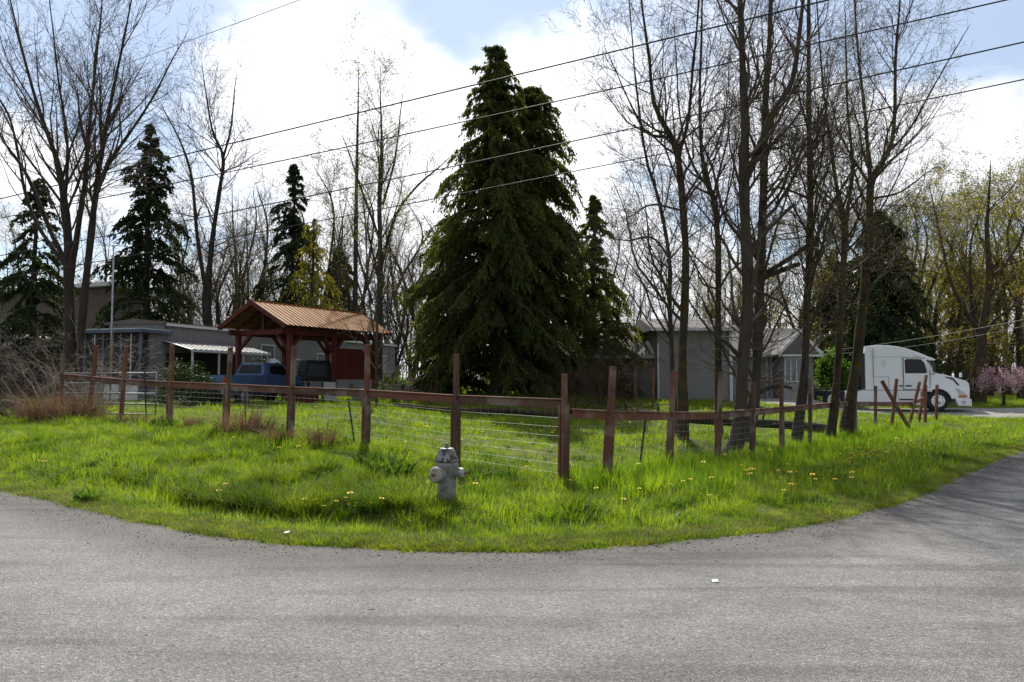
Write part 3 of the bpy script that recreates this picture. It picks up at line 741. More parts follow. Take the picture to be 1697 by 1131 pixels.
# ---- spreading tree over the mobile home
SPEC_MAPLE = [(dict(per_m=1.5, t0=.25, ang=(18, 45), lr=(.14, .34), K=8, up=.09, wig=.10, rr=.5, rmax=.05, lmin=.6), 5),
              (dict(per_m=2.0, t0=.10, ang=(22, 50), lr=(.28, .58), K=5, up=.06, wig=.13, rr=.55, lmin=.4), 4),
              (dict(per_m=3.2, t0=.10, ang=(25, 55), lr=(.35, .65), K=3, up=.05, wig=.15, rr=.6, lmin=.3, rmin=.005), 3),
              (dict(per_m=2.6, t0=.2, ang=(25, 55), lr=(.4, .7), K=2, up=.04, wig=.16, rr=.7, lmin=.22, rmin=.0045), 3)]
px_tree('maple_tree', 29, [[(118, 648, 34), (115, 500, 28), (113, 400, 24), (106, 330, 20), (92, 260, 14), (60, 170, 9), (30, 60, 6), (10, -30, 3)], [(116, 480, 16), (128, 380, 15), (140, 300, 13), (150, 190, 9), (162, 80, 6), (172, -20, 3)],
         [(130, 610, 22), (142, 470, 20), (155, 345, 17), (165, 270, 13), (182, 170, 9), (205, 60, 6), (220, -20, 3)], [(112, 440, 15), (82, 380, 12), (45, 290, 9), (0, 225, 6), (-30, 150, 3)], [(158, 310, 11), (195, 250, 9), (245, 175, 6), (290, 90, 3)],
         [(108, 340, 10), (112, 240, 8), (95, 120, 5), (85, 20, 3)], [(114, 450, 12), (50, 350, 9), (15, 200, 6), (-30, 130, 3)]], 110, 'big bare maple fanning several trunks above the mobile home', 'bark_dark', spec=SPEC_MAPLE)
# ---- forked bare tree behind the mobile home, tall snag, broad tree, slim young tree
SPEC_BACK = [(dict(per_m=1.4, t0=.25, ang=(30, 65), lr=(.14, .32), K=6, up=.10, wig=.16, rr=.45, rmax=.05, lmin=.7), 4),
             (dict(per_m=2.2, t0=.1, ang=(25, 60), lr=(.3, .6), K=4, up=.06, wig=.18, rr=.6, lmin=.4, rmin=.007), 3),
             (dict(per_m=3.2, t0=.15, ang=(25, 60), lr=(.4, .7), K=2, up=.05, wig=.18, rr=.65, lmin=.3, rmin=.0065), 3)]
px_tree('bare_tree', 50, [[(345, 560, 20), (348, 440, 14), (362, 330, 11), (370, 262, 9), (352, 215, 6), (340, 140, 3)], [(344, 500, 12), (328, 400, 10), (318, 300, 8), (300, 240, 5), (275, 190, 3)], [(370, 262, 7), (382, 210, 5), (388, 150, 3)]], 111, 'forked bare tree rising behind the mobile home roof', 'bark_dark', spec=SPEC_BACK)
px_tree('snag_tree', 52, [[(588, 560, 14), (590, 400, 12), (592, 250, 8), (594, 148, 3)]], 112, 'tall dead-straight snag with short side branches behind the pavilion', 'bark_dark',
        spec=[(dict(n_per=46, t0=.35, ang=(55, 85), lr=(.07, .17), K=6, up=.16, wig=.10, rr=.3, rmax=.03), 3), (dict(n_per=5, t0=.2, ang=(30, 60), lr=(.25, .5), K=2, up=.1, wig=.15, rr=.6), 3)])
px_tree('bare_tree', 46, [[(628, 565, 18), (630, 430, 14), (628, 330, 11), (632, 250, 8), (630, 160, 3)], [(629, 450, 10), (655, 360, 8), (690, 310, 6), (735, 270, 3)], [(630, 400, 8), (600, 320, 6), (575, 250, 3)], [(634, 340, 7), (655, 260, 5), (665, 180, 3)]], 113,
        'broad bare tree with upswept limbs beside the tall cedar', 'bark_dark', spec=SPEC_BACK, buds=('buds_green', 2, .055, .15))
px_tree('young_tree', 27, [[(624, 690, 8), (626, 560, 7), (628, 440, 5), (632, 330, 4), (636, 250, 2)], [(626, 600, 6), (610, 480, 5), (605, 380, 4), (600, 320, 2)], [(627, 520, 4), (655, 430, 3), (672, 370, 2)]], 114,
        'slim young tree with pale green buds in front of the pavilion roof', 'bark_alder', 'twig_grey', spec=[(dict(n_per=14, t0=.2, ang=(30, 65), lr=(.14, .34), K=5, up=.10, wig=.15, rr=.5), 4), (dict(n_per=6, t0=.2, ang=(25, 60), lr=(.3, .6), K=3, up=.06, wig=.18, rr=.6), 3)],
        buds=('buds_green', 4, .028, .08))
# ---- generic trees, copied into the woods
SPEC_GEN = [(dict(per_m=1.7, t0=.18, ang=(25, 60), lr=(.15, .34), K=6, up=.13, wig=.13, rr=.42, rmax=.05, lmin=.6), 4),
            (dict(per_m=2.3, t0=.1, ang=(25, 60), lr=(.3, .6), K=3, up=.08, wig=.18, rr=.6, lmin=.4, rmin=.009), 3),
            (dict(per_m=3.0, t0=.15, ang=(25, 60), lr=(.4, .7), K=2, up=.05, wig=.18, rr=.65, lmin=.3, rmin=.008), 3)]
def gen_bare(seed, h, r, buds=None, spec=SPEC_GEN, forks=1, bark='bark_dark', twig='twig_grey'):
    q = np.random.default_rng(seed); tr = [[(0, 0, -.3, r * 1.4), (q.normal(0, .1), q.normal(0, .1), h * .15, r), (q.normal(0, .4), q.normal(0, .4), h * .5, r * .7), (q.normal(0, .6), q.normal(0, .6), h * .8, r * .4), (q.normal(0, .8), q.normal(0, .8), h, r * .08)]]
    for k in range(forks):
        z0 = h * q.uniform(.2, .45); a = q.uniform(0, 6.28); e_ = h * q.uniform(.12, .22)
        tr.append([(tr[0][1][0], tr[0][1][1], z0, r * .6), (e_ * .5 * math.cos(a), e_ * .5 * math.sin(a), z0 + (h - z0) * .35, r * .45), (e_ * math.cos(a), e_ * math.sin(a), h * q.uniform(.8, .95), r * .07)])
    return bare_tree('woodland_tree', (0, 0, 0), tr, q, spec, bark, twig, 'x', 'tree', None, buds)
def place(proto, px, depth, h_scale, rz, label, group, state={}):
    o = proto if id(proto) not in state else copy_tree(proto)
    state[id(proto)] = 1
    o.location = on(px, depth); o.rotation_euler = (0, 0, rz); o.scale = (h_scale, h_scale, h_scale)
    return tag(o, label, 'tree', group)
SPEC_POP = [(dict(n_per=60, t0=.12, ang=(12, 26), lr=(.12, .24), K=5, up=.25, wig=.06, rr=.35, rmax=.04), 3), (dict(n_per=6, t0=.2, ang=(15, 35), lr=(.3, .6), K=2, up=.2, wig=.1, rr=.6), 3)]
G_BARE = [gen_bare(201, 14, .15), gen_bare(202, 15, .14, ('buds_green', 1, .05, .14), forks=2)]
G_GREEN = [gen_bare(203, 13, .19, ('buds_yellow', 4, .07, .16), forks=2, bark='bark_mossy'), gen_bare(204, 14, .17, ('buds_green', 4, .065, .16))]
G_POP = gen_bare(205, 17, .20, ('buds_green', 1, .04, .1), SPEC_POP, 0)
q = random.Random(3)
WB = {'mobile home roof': ((405, 62, .85), (300, 66, .95), (378, 70, 1.0), (325, 78, .9), (258, 75, .9), (425, 80, 1.1), (285, 58, .8), (355, 84, 1.1), (340, 64, 1.15), (410, 76, 1.4), (280, 80, 1.3), (370, 60, 1.0), (385, 82, 1.5), (245, 68, 1.2), (395, 56, .75), (415, 70, 1.05), (310, 84, 1.1)), 'pavilion ridge': ((470, 74, 1.0), (548, 64, .9), (520, 78, 1.0), (605, 70, .95), (455, 60, .8), (570, 58, .85), (530, 70, 1.35), (595, 80, 1.5), (475, 80, 1.4), (555, 74, 1.3), (620, 64, 1.2), (640, 74, 1.1), (490, 66, .9)),
      'cedars': ((690, 70, 1.0), (1000, 75, .85), (660, 62, .8), (960, 68, .8), (720, 78, 1.05), (675, 80, 1.4), (1010, 60, .9), (700, 60, 1.0), (655, 72, 1.3)), 'tan two-storey building': ((160, 62, .95), (20, 66, 1.0), (90, 70, 1.05)), 'left wing of the grey house': ((1060, 66, .75), (1030, 72, .8))}
for ref, lst in WB.items():
    for px, d, s in lst:
        place(G_BARE[q.randrange(2)], px, d, s, q.uniform(0, 6), 'thin grey bare tree in the wood behind the ' + ref, 'bare trees behind the ' + ref)
WG = {'white truck': ((1480, 52, .80), (1530, 56, 1.0), (1575, 62, 1.05), (1555, 70, 1.15), (1440, 74, 1.15), (1510, 80, 1.1), (1500, 62, .95), (1545, 60, 1.05), (1470, 68, 1.05), (1590, 58, 1.05), (1525, 74, 1.2)), 'pink cherry': ((1625, 54, .98), (1672, 60, 1.1), (1650, 72, 1.2), (1700, 66, 1.2), (1600, 80, 1.2), (1690, 52, 1.0), (1640, 60, 1.15), (1665, 78, 1.3), (1615, 68, 1.2), (1720, 58, 1.15)), 'grey house roof': ((1395, 66, .95), (1350, 74, .9), (1290, 72, .75), (1230, 78, .75), (1150, 74, .7), (1110, 80, .7), (1180, 64, .8), (1265, 62, .85), (1320, 60, .95), (1370, 80, 1.2), (1205, 82, 1.0), (1420, 58, 1.0))}
for ref, lst in WG.items():
    for px, d, s in lst:
        place(G_GREEN[q.randrange(2)], px, d, s, q.uniform(0, 6), 'bare tree hazed with yellow-green buds behind the ' + ref, 'budding trees behind the ' + ref)
for px, d, s in ((438, 64, 1.0), (1530, 66, 1.0)):
    place(G_POP, px, d, s, q.uniform(0, 6), 'narrow columnar poplar, ' + ('beyond the mobile home' if px < 800 else 'beyond the white truck'), 'columnar poplars')
# mossy maple on the far side of the drive
px_tree('maple_tree', 46, [[(1622, 668, 34), (1628, 560, 24), (1640, 460, 18), (1635, 380, 12), (1640, 300, 5)], [(1604, 668, 16), (1616, 600, 13), (1640, 540, 9), (1690, 500, 5)], [(1630, 560, 12), (1580, 480, 9), (1560, 400, 6), (1545, 330, 3)], [(1640, 470, 10), (1690, 400, 7), (1710, 320, 4)]], 120,
        'moss-covered maple at the far side of the gravel drive', 'bark_mossy', 'twig_brown', spec=[(dict(n_per=14, t0=.3, ang=(30, 65), lr=(.2, .42), K=6, up=.06, wig=.16, rr=.45, rmax=.06), 4), (dict(n_per=7, t0=.15, ang=(25, 60), lr=(.3, .6), K=4, up=.02, wig=.18, rr=.6), 3), (dict(n_per=5, t0=.2, ang=(25, 60), lr=(.35, .65), K=2, up=.0, wig=.18, rr=.65), 3)], buds=('buds_yellow', 1, .06, .1))

# ---- conifers
def conifer(name, loc, h, rad, seed, leaf, label, n_br=110, droop=.35, base=.06, hang=.6, size=(.30, .07), sprays=13, per=5, shape=.85, trunk_r=.22, group=None, gap=.0, asym=None, lean=(0, 0), tips_up=0., thin=0.):
    """tapered trunk, drooping limbs and many narrow fronds hung along each limb"""
    q = np.random.default_rng(seed); root = empty(name, loc, 0, label, 'tree', group)
    K = 14; t = np.linspace(0, 1, K); tp = np.stack([lean[0] * t + .05 * np.sin(t * 9), lean[1] * t, -.2 + (h + .2) * t], 1)
    link('trunk', mesh_parts('trunk', [tubes(tp[None], (trunk_r * (1.25 - t) / 1.25 + .012)[None], 9)]), 'bark_dark', root, True)
    tb = base + (1 - base) * q.uniform(0, 1, n_br) ** .85; tb = np.sort(tb)
    az = np.arange(n_br) * 2.39996 + q.normal(0, .5, n_br)
    Lb = rad * (1 - tb) ** shape * q.uniform(.5, 1.22, n_br) + .06
    if thin: Lb *= 1 - thin * np.clip((tb - .58) / .2, 0, 1) * q.uniform(.3, 1.2, n_br)
    if gap: Lb *= np.where(np.sin(tb * 40 + np.cos(az) * 3) > .75, 1 - gap, 1)
    if asym is not None: Lb *= 1 + asym[1] * np.cos(az - asym[0])
    KB = 7; s = np.linspace(0, 1, KB)[None]
    zz = -droop * s ** 1.5 + (.22 + tips_up) * np.sin(s * np.pi * .9) * .6 + .55 * np.clip(tb - .72, 0, 1)[:, None] * 3 * s
    PB = np.stack([np.cos(az)[:, None] * s * Lb[:, None], np.sin(az)[:, None] * s * Lb[:, None], zz * Lb[:, None]], -1)
    PB[..., 2] += (h * tb)[:, None]; PB[..., 0] += (lean[0] * tb)[:, None]; PB[..., 1] += (lean[1] * tb)[:, None]
    PB[:, 1:] += q.normal(0, .05, (n_br, KB - 1, 3))
    rb = (np.minimum(.012 + .018 * Lb, trunk_r * .4))[:, None] * (1 - .85 * s)
    link('limbs', mesh_parts('limbs', [tubes(PB, rb, 4)]), 'bark_dark', root, True)['kind'] = 'stuff'
    # fronds
    ns = np.maximum((sprays * (Lb / rad * 1.6 + .25)).astype(int), 3); bi = np.repeat(np.arange(n_br), ns); M = len(bi)
    u = q.uniform(.12, 1.0, M) ** .75; sI = u * (KB - 1); i = np.minimum(sI.astype(int), KB - 2); f = (sI - i)[:, None]
    p0 = PB[bi, i] * (1 - f) + PB[bi, i + 1] * f; T = unit(PB[bi, i + 1] - PB[bi, i])
    side = unit(np.cross(T, np.array([0, 0, 1.]))) * q.choice([-1., 1.], M)[:, None]
    D = unit(T * q.uniform(.3, 1, M)[:, None] + side * q.uniform(.1, 1, M)[:, None] + np.array([0, 0, -hang]) * q.uniform(.4, 1.4, M)[:, None])
    ln = size[0] * q.uniform(1.2, 3.2, M) * np.clip(Lb[bi] / rad * 2, .22, 1)
    v = np.linspace(.05, 1, per); c = p0[:, None] + D[:, None] * (ln[:, None] * v[None])[..., None] + np.array([0, 0, -1.])[None, None] * (hang * .35 * ln[:, None] * v[None] ** 2)[..., None]
    c = c.reshape(-1, 3) + q.normal(0, .035, (M * per, 3)); DD = np.repeat(D, per, 0)
    A = unit(DD + q.normal(0, .45, DD.shape) + np.array([0, 0, -hang * .5])); B = unit(np.cross(A, q.normal(0, 1, A.shape)))
    a = (size[0] * q.uniform(.6, 1.25, len(c)) / 2)[:, None]; b_ = (size[1] * q.uniform(.6, 1.4, len(c)))[:, None]
    Vv = np.stack([c - A * a, c + B * b_ - A * a * .1, c + A * a, c - B * b_ - A * a * .1], 1).reshape(-1, 3)
    link('crown', npmesh('crown', Vv, np.arange(len(Vv)).reshape(-1, 4)), leaf, root)
    return root
conifer('cedar_tree', on(822, 36), 16.2, 4.3, 301, 'cedar_frond', 'tall western cedar with a thin ragged top, tallest tree of the yard', 400, .34, .05, .7, (.25, .036), 27, 9, .44, .30, gap=.3, asym=(math.pi, .10), thin=.45)
conifer('cedar_tree', on(880, 38.5), 15.2, 3.2, 302, 'cedar_frond', 'dense dark cedar standing against the thin-topped tallest cedar', 360, .34, .05, .65, (.25, .038), 26, 9, .42, .28, asym=(0, .1), gap=.2)
conifer('cedar_tree', on(745, 38), 8.8, 2.1, 303, 'cedar_frond', 'short bushy cedar on the pavilion side of the tallest cedar', 120, .28, .05, .55, (.26, .042), 24, 8, .6, .2, gap=.5)
conifer('cedar_tree', on(985, 40), 10.2, 3.2, 304, 'cedar_frond', 'small pointed cedar in front of the grey house', 140, .25, .06, .5, (.26, .042), 24, 8, .8, .2, gap=.5)
conifer('spruce_tree', on(240, 42), 14.6, 3.3, 305, 'fir_needle', 'pointed dark spruce right behind the mobile home end', 150, .28, .10, .5, (.30, .05), 24, 6, .7, .22, gap=.6)
conifer('spruce_tree', on(52, 40), 11.2, 2.6, 306, 'fir_needle', 'ragged dark spruce beside the two-storey building', 90, .3, .12, .5, (.30, .05), 22, 6, .6, .2, gap=.85)
conifer('fir_tree', on(483, 56), 16.4, 3.4, 307, 'fir_needle', 'dark fir behind the pavilion ridge', 150, .2, .08, .5, (.34, .06), 24, 6, .7, .2, gap=.6)
conifer('golden_conifer', on(516, 50), 11.2, 2.6, 308, 'golden_frond', 'yellow-green conifer glowing in front of the dark fir', 80, .35, .1, .7, (.30, .045), 11, 5, .6, .18, gap=.6)
conifer('fir_tree', on(1462, 50), 12.0, 4.3, 309, 'fir_needle', 'broad dark fir behind the truck cab', 190, .3, .05, .45, (.36, .06), 28, 6, .62, .26)
conifer('fir_tree', on(1385, 60), 11.0, 3.2, 310, 'fir_needle', 'shadowy fir beside the grey house gable', 120, .3, .06, .45, (.36, .06), 22, 6, .7, .2)
conifer('fir_tree', on(560, 66), 12, 3.4, 311, 'fir_needle', 'distant fir between the snag and the golden conifer', 110, .25, .08, .5, (.38, .07), 20, 6, .7, .2)
conifer('fir_tree', on(1605, 78), 13, 4.2, 312, 'fir_needle', 'distant fir in the wood beyond the cherry tree', 120, .3, .05, .45, (.42, .08), 22, 6, .65, .2)

# ---- far wood that reads as one mass: thin stems, twigs and brush
def woods(name, x0, x1, y0, y1, n_, hmin, hmax, seed, label, leafy):
    q = np.random.default_rng(seed); x = q.uniform(x0, x1, n_); y = q.uniform(y0, y1, n_); z = terrain(x, y); H = q.uniform(hmin, hmax, n_)
    K = 5; s = np.linspace(0, 1, K); P = np.stack([x[:, None] + np.cumsum(q.normal(0, .10, (n_, K)), 1), y[:, None] + np.cumsum(q.normal(0, .1, (n_, K)), 1), z[:, None] - .2 + H[:, None] * s[None]], -1)
    Rr = (H * .0075)[:, None] * (1 - .85 * s)[None]
    pcs = [tubes(P, Rr, 4)]; c1, r1 = grow(P, Rr, 9, q, .15, 1, (30, 65), (.16, .34), 4, .10, .15, .5); pcs.append(tubes(c1, r1, 3))
    c2, r2 = grow(c1, r1, 4, q, .2, 1, (30, 60), (.3, .6), 2, .05, .18, .7); pcs.append(tubes(c2, np.maximum(r2, .007), 3))
    root = tag(link(name, mesh_parts(name, pcs), 'twig_brown'), label, 'wood', kind='stuff')
    if leafy:
        o = link('spring_leaves', mesh_parts('spring_leaves', [specks(c2[:, -1], q, leafy, .075, .25)]), 'buds_yellow' if seed == 401 else 'buds_green', root); o['kind'] = 'stuff'
    return root
woods('distant_wood', 10, 62, 72, 92, 150, 6, 13, 401, 'brown thicket of bare stems behind the truck and the grey house', 1)
woods('distant_wood', -62, 8, 74, 96, 130, 5, 12, 402, 'brown thicket of bare stems beyond the mobile home', 1)
def brush(name, x0, x1, y0, y1, n_, h, seed, label, twig='twig_brown', leaf=None, lmat='buds_green', cat='brush'):
    q = np.random.default_rng(seed); x = q.uniform(x0, x1, n_); y = q.uniform(y0, y1, n_); z = terrain(x, y)
    D = unit(np.stack([q.normal(0, .5, n_), q.normal(0, .5, n_), np.ones(n_)], 1)); K = 4; s = np.linspace(0, 1, K); H = h * q.uniform(.4, 1.1, n_)
    P = np.stack([x, y, z - .1], 1)[:, None] + D[:, None] * (H[:, None] * s[None])[..., None]; P[:, 1:] += q.normal(0, .05 * h, (n_, K - 1, 3)) * .6
    Rr = (.012 + 0 * H)[:, None] * (1 - .7 * s)[None]; pcs = [tubes(P, Rr, 3)]
    c1, r1 = grow(P, Rr, 5, q, .2, 1, (25, 65), (.3, .6), 3, .03, .2, .7); pcs.append(tubes(c1, np.maximum(r1, .004), 3))
    o = tag(link(name, mesh_parts(name, pcs), twig), label, cat, kind='stuff')
    if leaf:
        k = link('leaves', mesh_parts('leaves', [specks(np.concatenate([c1[:, -1], c1[:, 2]]), q, leaf, .07, .12)]), lmat, o); k['kind'] = 'stuff'
    return o
brush('undergrowth', 16, 62, 52, 71, 900, 3.8, 403, 'dark tangled undergrowth beneath the trees behind the truck', leaf=1, lmat='juniper_leaf')
brush('undergrowth', -45, -3, 66, 76, 560, 3.2, 404, 'tangled undergrowth beneath the trees behind the mobile home', leaf=2, lmat='juniper_leaf')
brush('undergrowth', -4, 16, 52, 64, 320, 2.6, 405, 'low undergrowth between the cedars and the grey house', leaf=2, lmat='juniper_leaf')
# ------------------------------------------------------------------ materials of built things
mat('cedar_board', (.185, .078, .048), (.105, .048, .033), 5, .8, .35, 40, stretch=(1, 1, .12), c3=(.19, .125, .09), c3t=.56, c3s=3.0, spec=.25)
mat('rail_board', (.195, .078, .046), (.115, .050, .034), 5, .8, .35, 40, stretch=(.2, .2, 1), c3=(.20, .13, .10), c3t=.60, c3s=2.0, spec=.25)
mat('rail_weathered', (.150, .080, .054), (.085, .048, .036), 5, .85, .35, 40, stretch=(.2, .2, 1), c3=(.20, .15, .12), c3t=.55, c3s=2.2, spec=.2)
mat('red_stain', (.13, .026, .020), (.07, .017, .015), 4, .75, .25, 30, stretch=(1, 1, .3), spec=.3)
mat('red_panel', (.13, .018, .014), (.09, .015, .012), 3, .7, .2, 30, spec=.3)
mat('galvanised', (.42, .43, .44), (.30, .31, .32), 6, .38, metal=.8)
mat('rust_roof', (.36, .155, .040), (.22, .088, .028), 2.2, .72, .15, 20, stretch=(2.5, .5, .5), c3=(.28, .17, .08), c3t=.56, c3s=2.2, spec=.15)
mat('gate_tube', (.25, .255, .26), (.16, .16, .165), 6, .5, metal=.5)
mat('dark_steel', (.035, .033, .030), (.055, .035, .025), 8, .7)
mat('white_truck_paint', (.76, .78, .79), (.71, .73, .74), .8, .28, spec=.55)
mat('truck_trim', (.025, .026, .030), (.018, .018, .02), 6, .5)
mat('tyre_rubber', (.018, .018, .018), (.030, .028, .026), 9, .85, .3, 50)
mat('polished_alloy', (.72, .73, .75), (.60, .61, .63), 6, .22, metal=.9)
mat('chrome_lamp', (.55, .57, .60), (.35, .37, .4), 8, .12, metal=.5, spec=.8)
mat('amber_lens', (.60, .12, .03), (.45, .08, .02), 8, .2)
mat('blue_paint', (.045, .090, .19), (.032, .065, .14), 2, .35, spec=.5)
mat('pale_blue_paint', (.12, .27, .46), (.09, .21, .37), 2, .4, spec=.5)
mat('maroon_paint', (.12, .012, .018), (.09, .01, .014), 3, .4)
mat('siding_grey', (.285, .272, .265), (.25, .24, .235), 1.2, .75, spec=.3)
mat('siding_home', (.205, .205, .21), (.16, .16, .165), .8, .65, .1, 20, c3=(.17, .17, .15), c3t=.62, spec=.35)
mat('home_trim_blue', (.075, .105, .155), (.06, .085, .125), 3, .6)
mat('white_trim', (.56, .57, .58), (.48, .49, .50), 3, .55)
mat('awning_metal', (.60, .61, .60), (.42, .43, .42), 1.6, .4, c3=(.20, .18, .13), c3t=.62, c3s=2.5, spec=.5)
mat('shingle_grey', (.145, .138, .135), (.09, .086, .085), 9, .9, .5, 40)
mat('roof_tar', (.09, .075, .065), (.13, .12, .11), 2, .9, .3, 12)
mat('stucco_tan', (.145, .112, .094), (.11, .088, .075), 1.5, .9, .2, 30)
mat('house_wall', (.195, .186, .182), (.172, .165, .162), 1.2, .8, .08, 30)
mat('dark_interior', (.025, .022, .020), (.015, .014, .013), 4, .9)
mat('tarp_blue_grey', (.42, .46, .52), (.30, .33, .38), 3, .45, .4, 8)
mat('hydrant_paint', (.24, .24, .23), (.19, .19, .18), 9, .5, .3, 30, c3=(.14, .11, .08), c3t=.58, c3s=9, spec=.4)
mat('hydrant_bonnet', (.30, .31, .31), (.25, .25, .25), 10, .5, .4, 40, c3=(.045, .040, .038), c3t=.50, c3s=14, spec=.4)
mat('hydrant_cap', (.42, .40, .37), (.30, .27, .23), 9, .55, .3, 30, c3=(.20, .115, .065), c3t=.55, c3s=12)
mat('rusty_iron', (.22, .10, .055), (.14, .065, .04), 14, .8, .4, 40)
mat('wire_black', (.018, .018, .018), (.03, .03, .03), 2, .6)
mat('wire_grey', (.20, .20, .205), (.15, .15, .155), 2, .6)
mat('fence_wire', (.40, .40, .39), (.30, .29, .28), 3, .5)
mat('cedar_weathered', (.145, .082, .058), (.08, .047, .035), 5, .85, .4, 40, stretch=(1, 1, .12), c3=(.20, .15, .12), c3t=.54, c3s=2.0, spec=.2)
mat('dandelion_yellow', (.82, .62, .02), (.75, .52, .01), 30, .6)
mat('dandelion_stem', (.10, .16, .04), (.08, .12, .03), 5, .6)
mat('paper_white', (.55, .56, .57), (.45, .46, .48), 5, .7)
mat('plank_grey', (.30, .27, .24), (.20, .18, .16), 5, .85, .3, 30, stretch=(.2, 1, 1))
mat('grey_flange', (.16, .16, .155), (.10, .10, .1), 9, .7)
m, n, l, b = nodes_of('tinted_glass'); b.inputs['Base Color'].default_value = (.008, .010, .012, 1); b.inputs['Roughness'].default_value = .08; b.inputs['Specular IOR Level'].default_value = .25
m, n, l, b = nodes_of('dark_glass'); b.inputs['Base Color'].default_value = (.010, .012, .014, 1); b.inputs['Roughness'].default_value = .05; b.inputs['Specular IOR Level'].default_value = .7
m, n, l, b = nodes_of('house_glass'); b.inputs['Base Color'].default_value = (.06, .075, .09, 1); b.inputs['Roughness'].default_value = .08; b.inputs['Specular IOR Level'].default_value = .8

# ------------------------------------------------------------------ fence
def fence(name, posts, label, rails, corner_first, seed, wires=True, skip=()):
    """posts: list of dict(px, depth, top py, lean px). Parent at the first post."""
    q = random.Random(seed); base = on(posts[0][0], posts[0][1]); root = empty(name, base, 0, label, 'fence')
    tops, feet = [], []
    for (px, d, ptop, lean) in posts:
        g_ = on(px, d); tp = at(px + lean, ptop, d); feet.append(g_ - base); tops.append(Vector(tp) - base)
    rz = [Vector((0, 0, at(p[0], r_, p[1])[2])) for p, r_ in zip(posts, rails)]
    dirs = [(feet[min(i + 1, len(feet) - 1)] - feet[max(i - 1, 0)]).normalized() for i in range(len(feet))]
    for i, (f, t_) in enumerate(zip(feet, tops)):
        if i in skip: continue
        dv = dirs[i].copy(); dv.z = 0; dv.normalize(); nv = Vector((-dv.y, dv.x, 0))
        if nv.y > 0: nv = -nv                                     # towards the road
        mb = MB(); mb.beam(f + Vector((0, 0, -.25)), t_, .078 + q.uniform(-.006, .01), .085, nv)
        wd = q.choice(['cedar_board', 'cedar_weathered', 'cedar_weathered'])
        p = mb.build('post', wd, root, bevel=.006, seg=1)
        rt = rz[i].z - base.z; ax = (t_ - f); k = (rt - f.z - .07) / max(ax.z, .1)
        if posts[i][1] < 20:
            for sgn in (-1, 1):
                e_ = f + ax * k; s_ = MB(); o_ = dv * (.064 * sgn)
                s_.beam(f + Vector((0, 0, -.2)) + o_ + nv * .008, e_ + o_ + nv * .008, .040, .085, nv); s_.build('side_board', q.choice(['cedar_board', 'cedar_weathered']), p, bevel=.004, seg=1)
    for i in range(len(posts) - 1):
        a = Vector((feet[i].x, feet[i].y, rz[i].z - base.z)); b_ = Vector((feet[i + 1].x, feet[i + 1].y, rz[i + 1].z - base.z))
        # where the posts lean, meet them at rail height
        for pt, j in ((a, i), (b_, i + 1)):
            ax = tops[j] - feet[j]; k = (pt.z - feet[j].z) / max(ax.z, .1); pt.x += ax.x * k; pt.y += ax.y * k
        dv = (b_ - a).normalized(); a2 = a + dv * .055; b2 = b_ - dv * .055
        mb = MB(); mb.beam(a2 + Vector((0, 0, -.065)), b2 + Vector((0, 0, -.065 + q.uniform(-.008, .008))), .040, .125); mb.build('rail', q.choice(['rail_board', 'rail_weathered']), root, bevel=.004, seg=1)
        mb = MB(); mb.beam(a2 + Vector((0, 0, .012)), b2 + Vector((0, 0, .012)), .09, .022); mb.build('rail_cap', 'rail_board', root, bevel=.004, seg=1)
        if wires:
            lo, hi = .05, 0
            ga, gb = feet[i] + dv * .06, feet[i + 1] - dv * .06; w = MB(); nb = 9
            for k in range(nb):
                f = k / (nb - 1) * .90
                w.tube(ga.lerp(a2, 1 - .10 - f * .97), gb.lerp(b2, 1 - .10 - f * .97), .0019, n=3, caps=False)
            nv_ = max(6, int((b2 - a2).length / .15))
            for k in range(1, nv_):
                f = k / nv_; w.tube(ga.lerp(gb, f), a2.lerp(b2, f) + Vector((0, 0, -.12)), .0012, n=3, caps=False)
            o = w.build('wire_mesh', 'fence_wire', root); o['kind'] = 'stuff'
    return root
LT = [620, 587, 571, 574, 576, 570, 575, 587]; LL = [2, 1, 2, 5, 7, 3, 8, 1]
LR = [664, 657, 648, 643, 638, 634, 630, 621]
fence('board_fence', [(px, d, t, le) for (px, d), t, le in zip(FENCE_L, LT, LL)], 'rust-brown post and wire fence behind the hydrant, leading to the mobile home', LR, True, 1)
RT = [608, 615, 617, 634, 632, 628, 636, 634, 640]; RLn = [13, 12, 10, 6, 2, 3, 2, 1, 2]
FR = [(FENCE_L[0][0] + 9, 12.45, 640, 0)] + [(px, d, t, le) for (px, d), t, le in zip(FENCE_R, RT, RLn)]
rf = fence('board_fence', FR, 'rust-brown post and wire fence running past the bare trees towards the white truck', [680, 683, 685, 684, 680, 676, 672, 668, 667, 667], True, 2, skip=(0,))
# bottom boards of two bays
for i in (4, 5, 6):
    a = on(FR[i][0], FR[i][1]) - Vector(rf.location); b_ = on(FR[i + 1][0], FR[i + 1][1]) - Vector(rf.location)
    MB().beam(a + Vector((.05, -.03, .10)), b_ + Vector((-.05, -.03, .10)), .04, .11).build('bottom_rail', 'rail_board', rf, bevel=.004, seg=1)
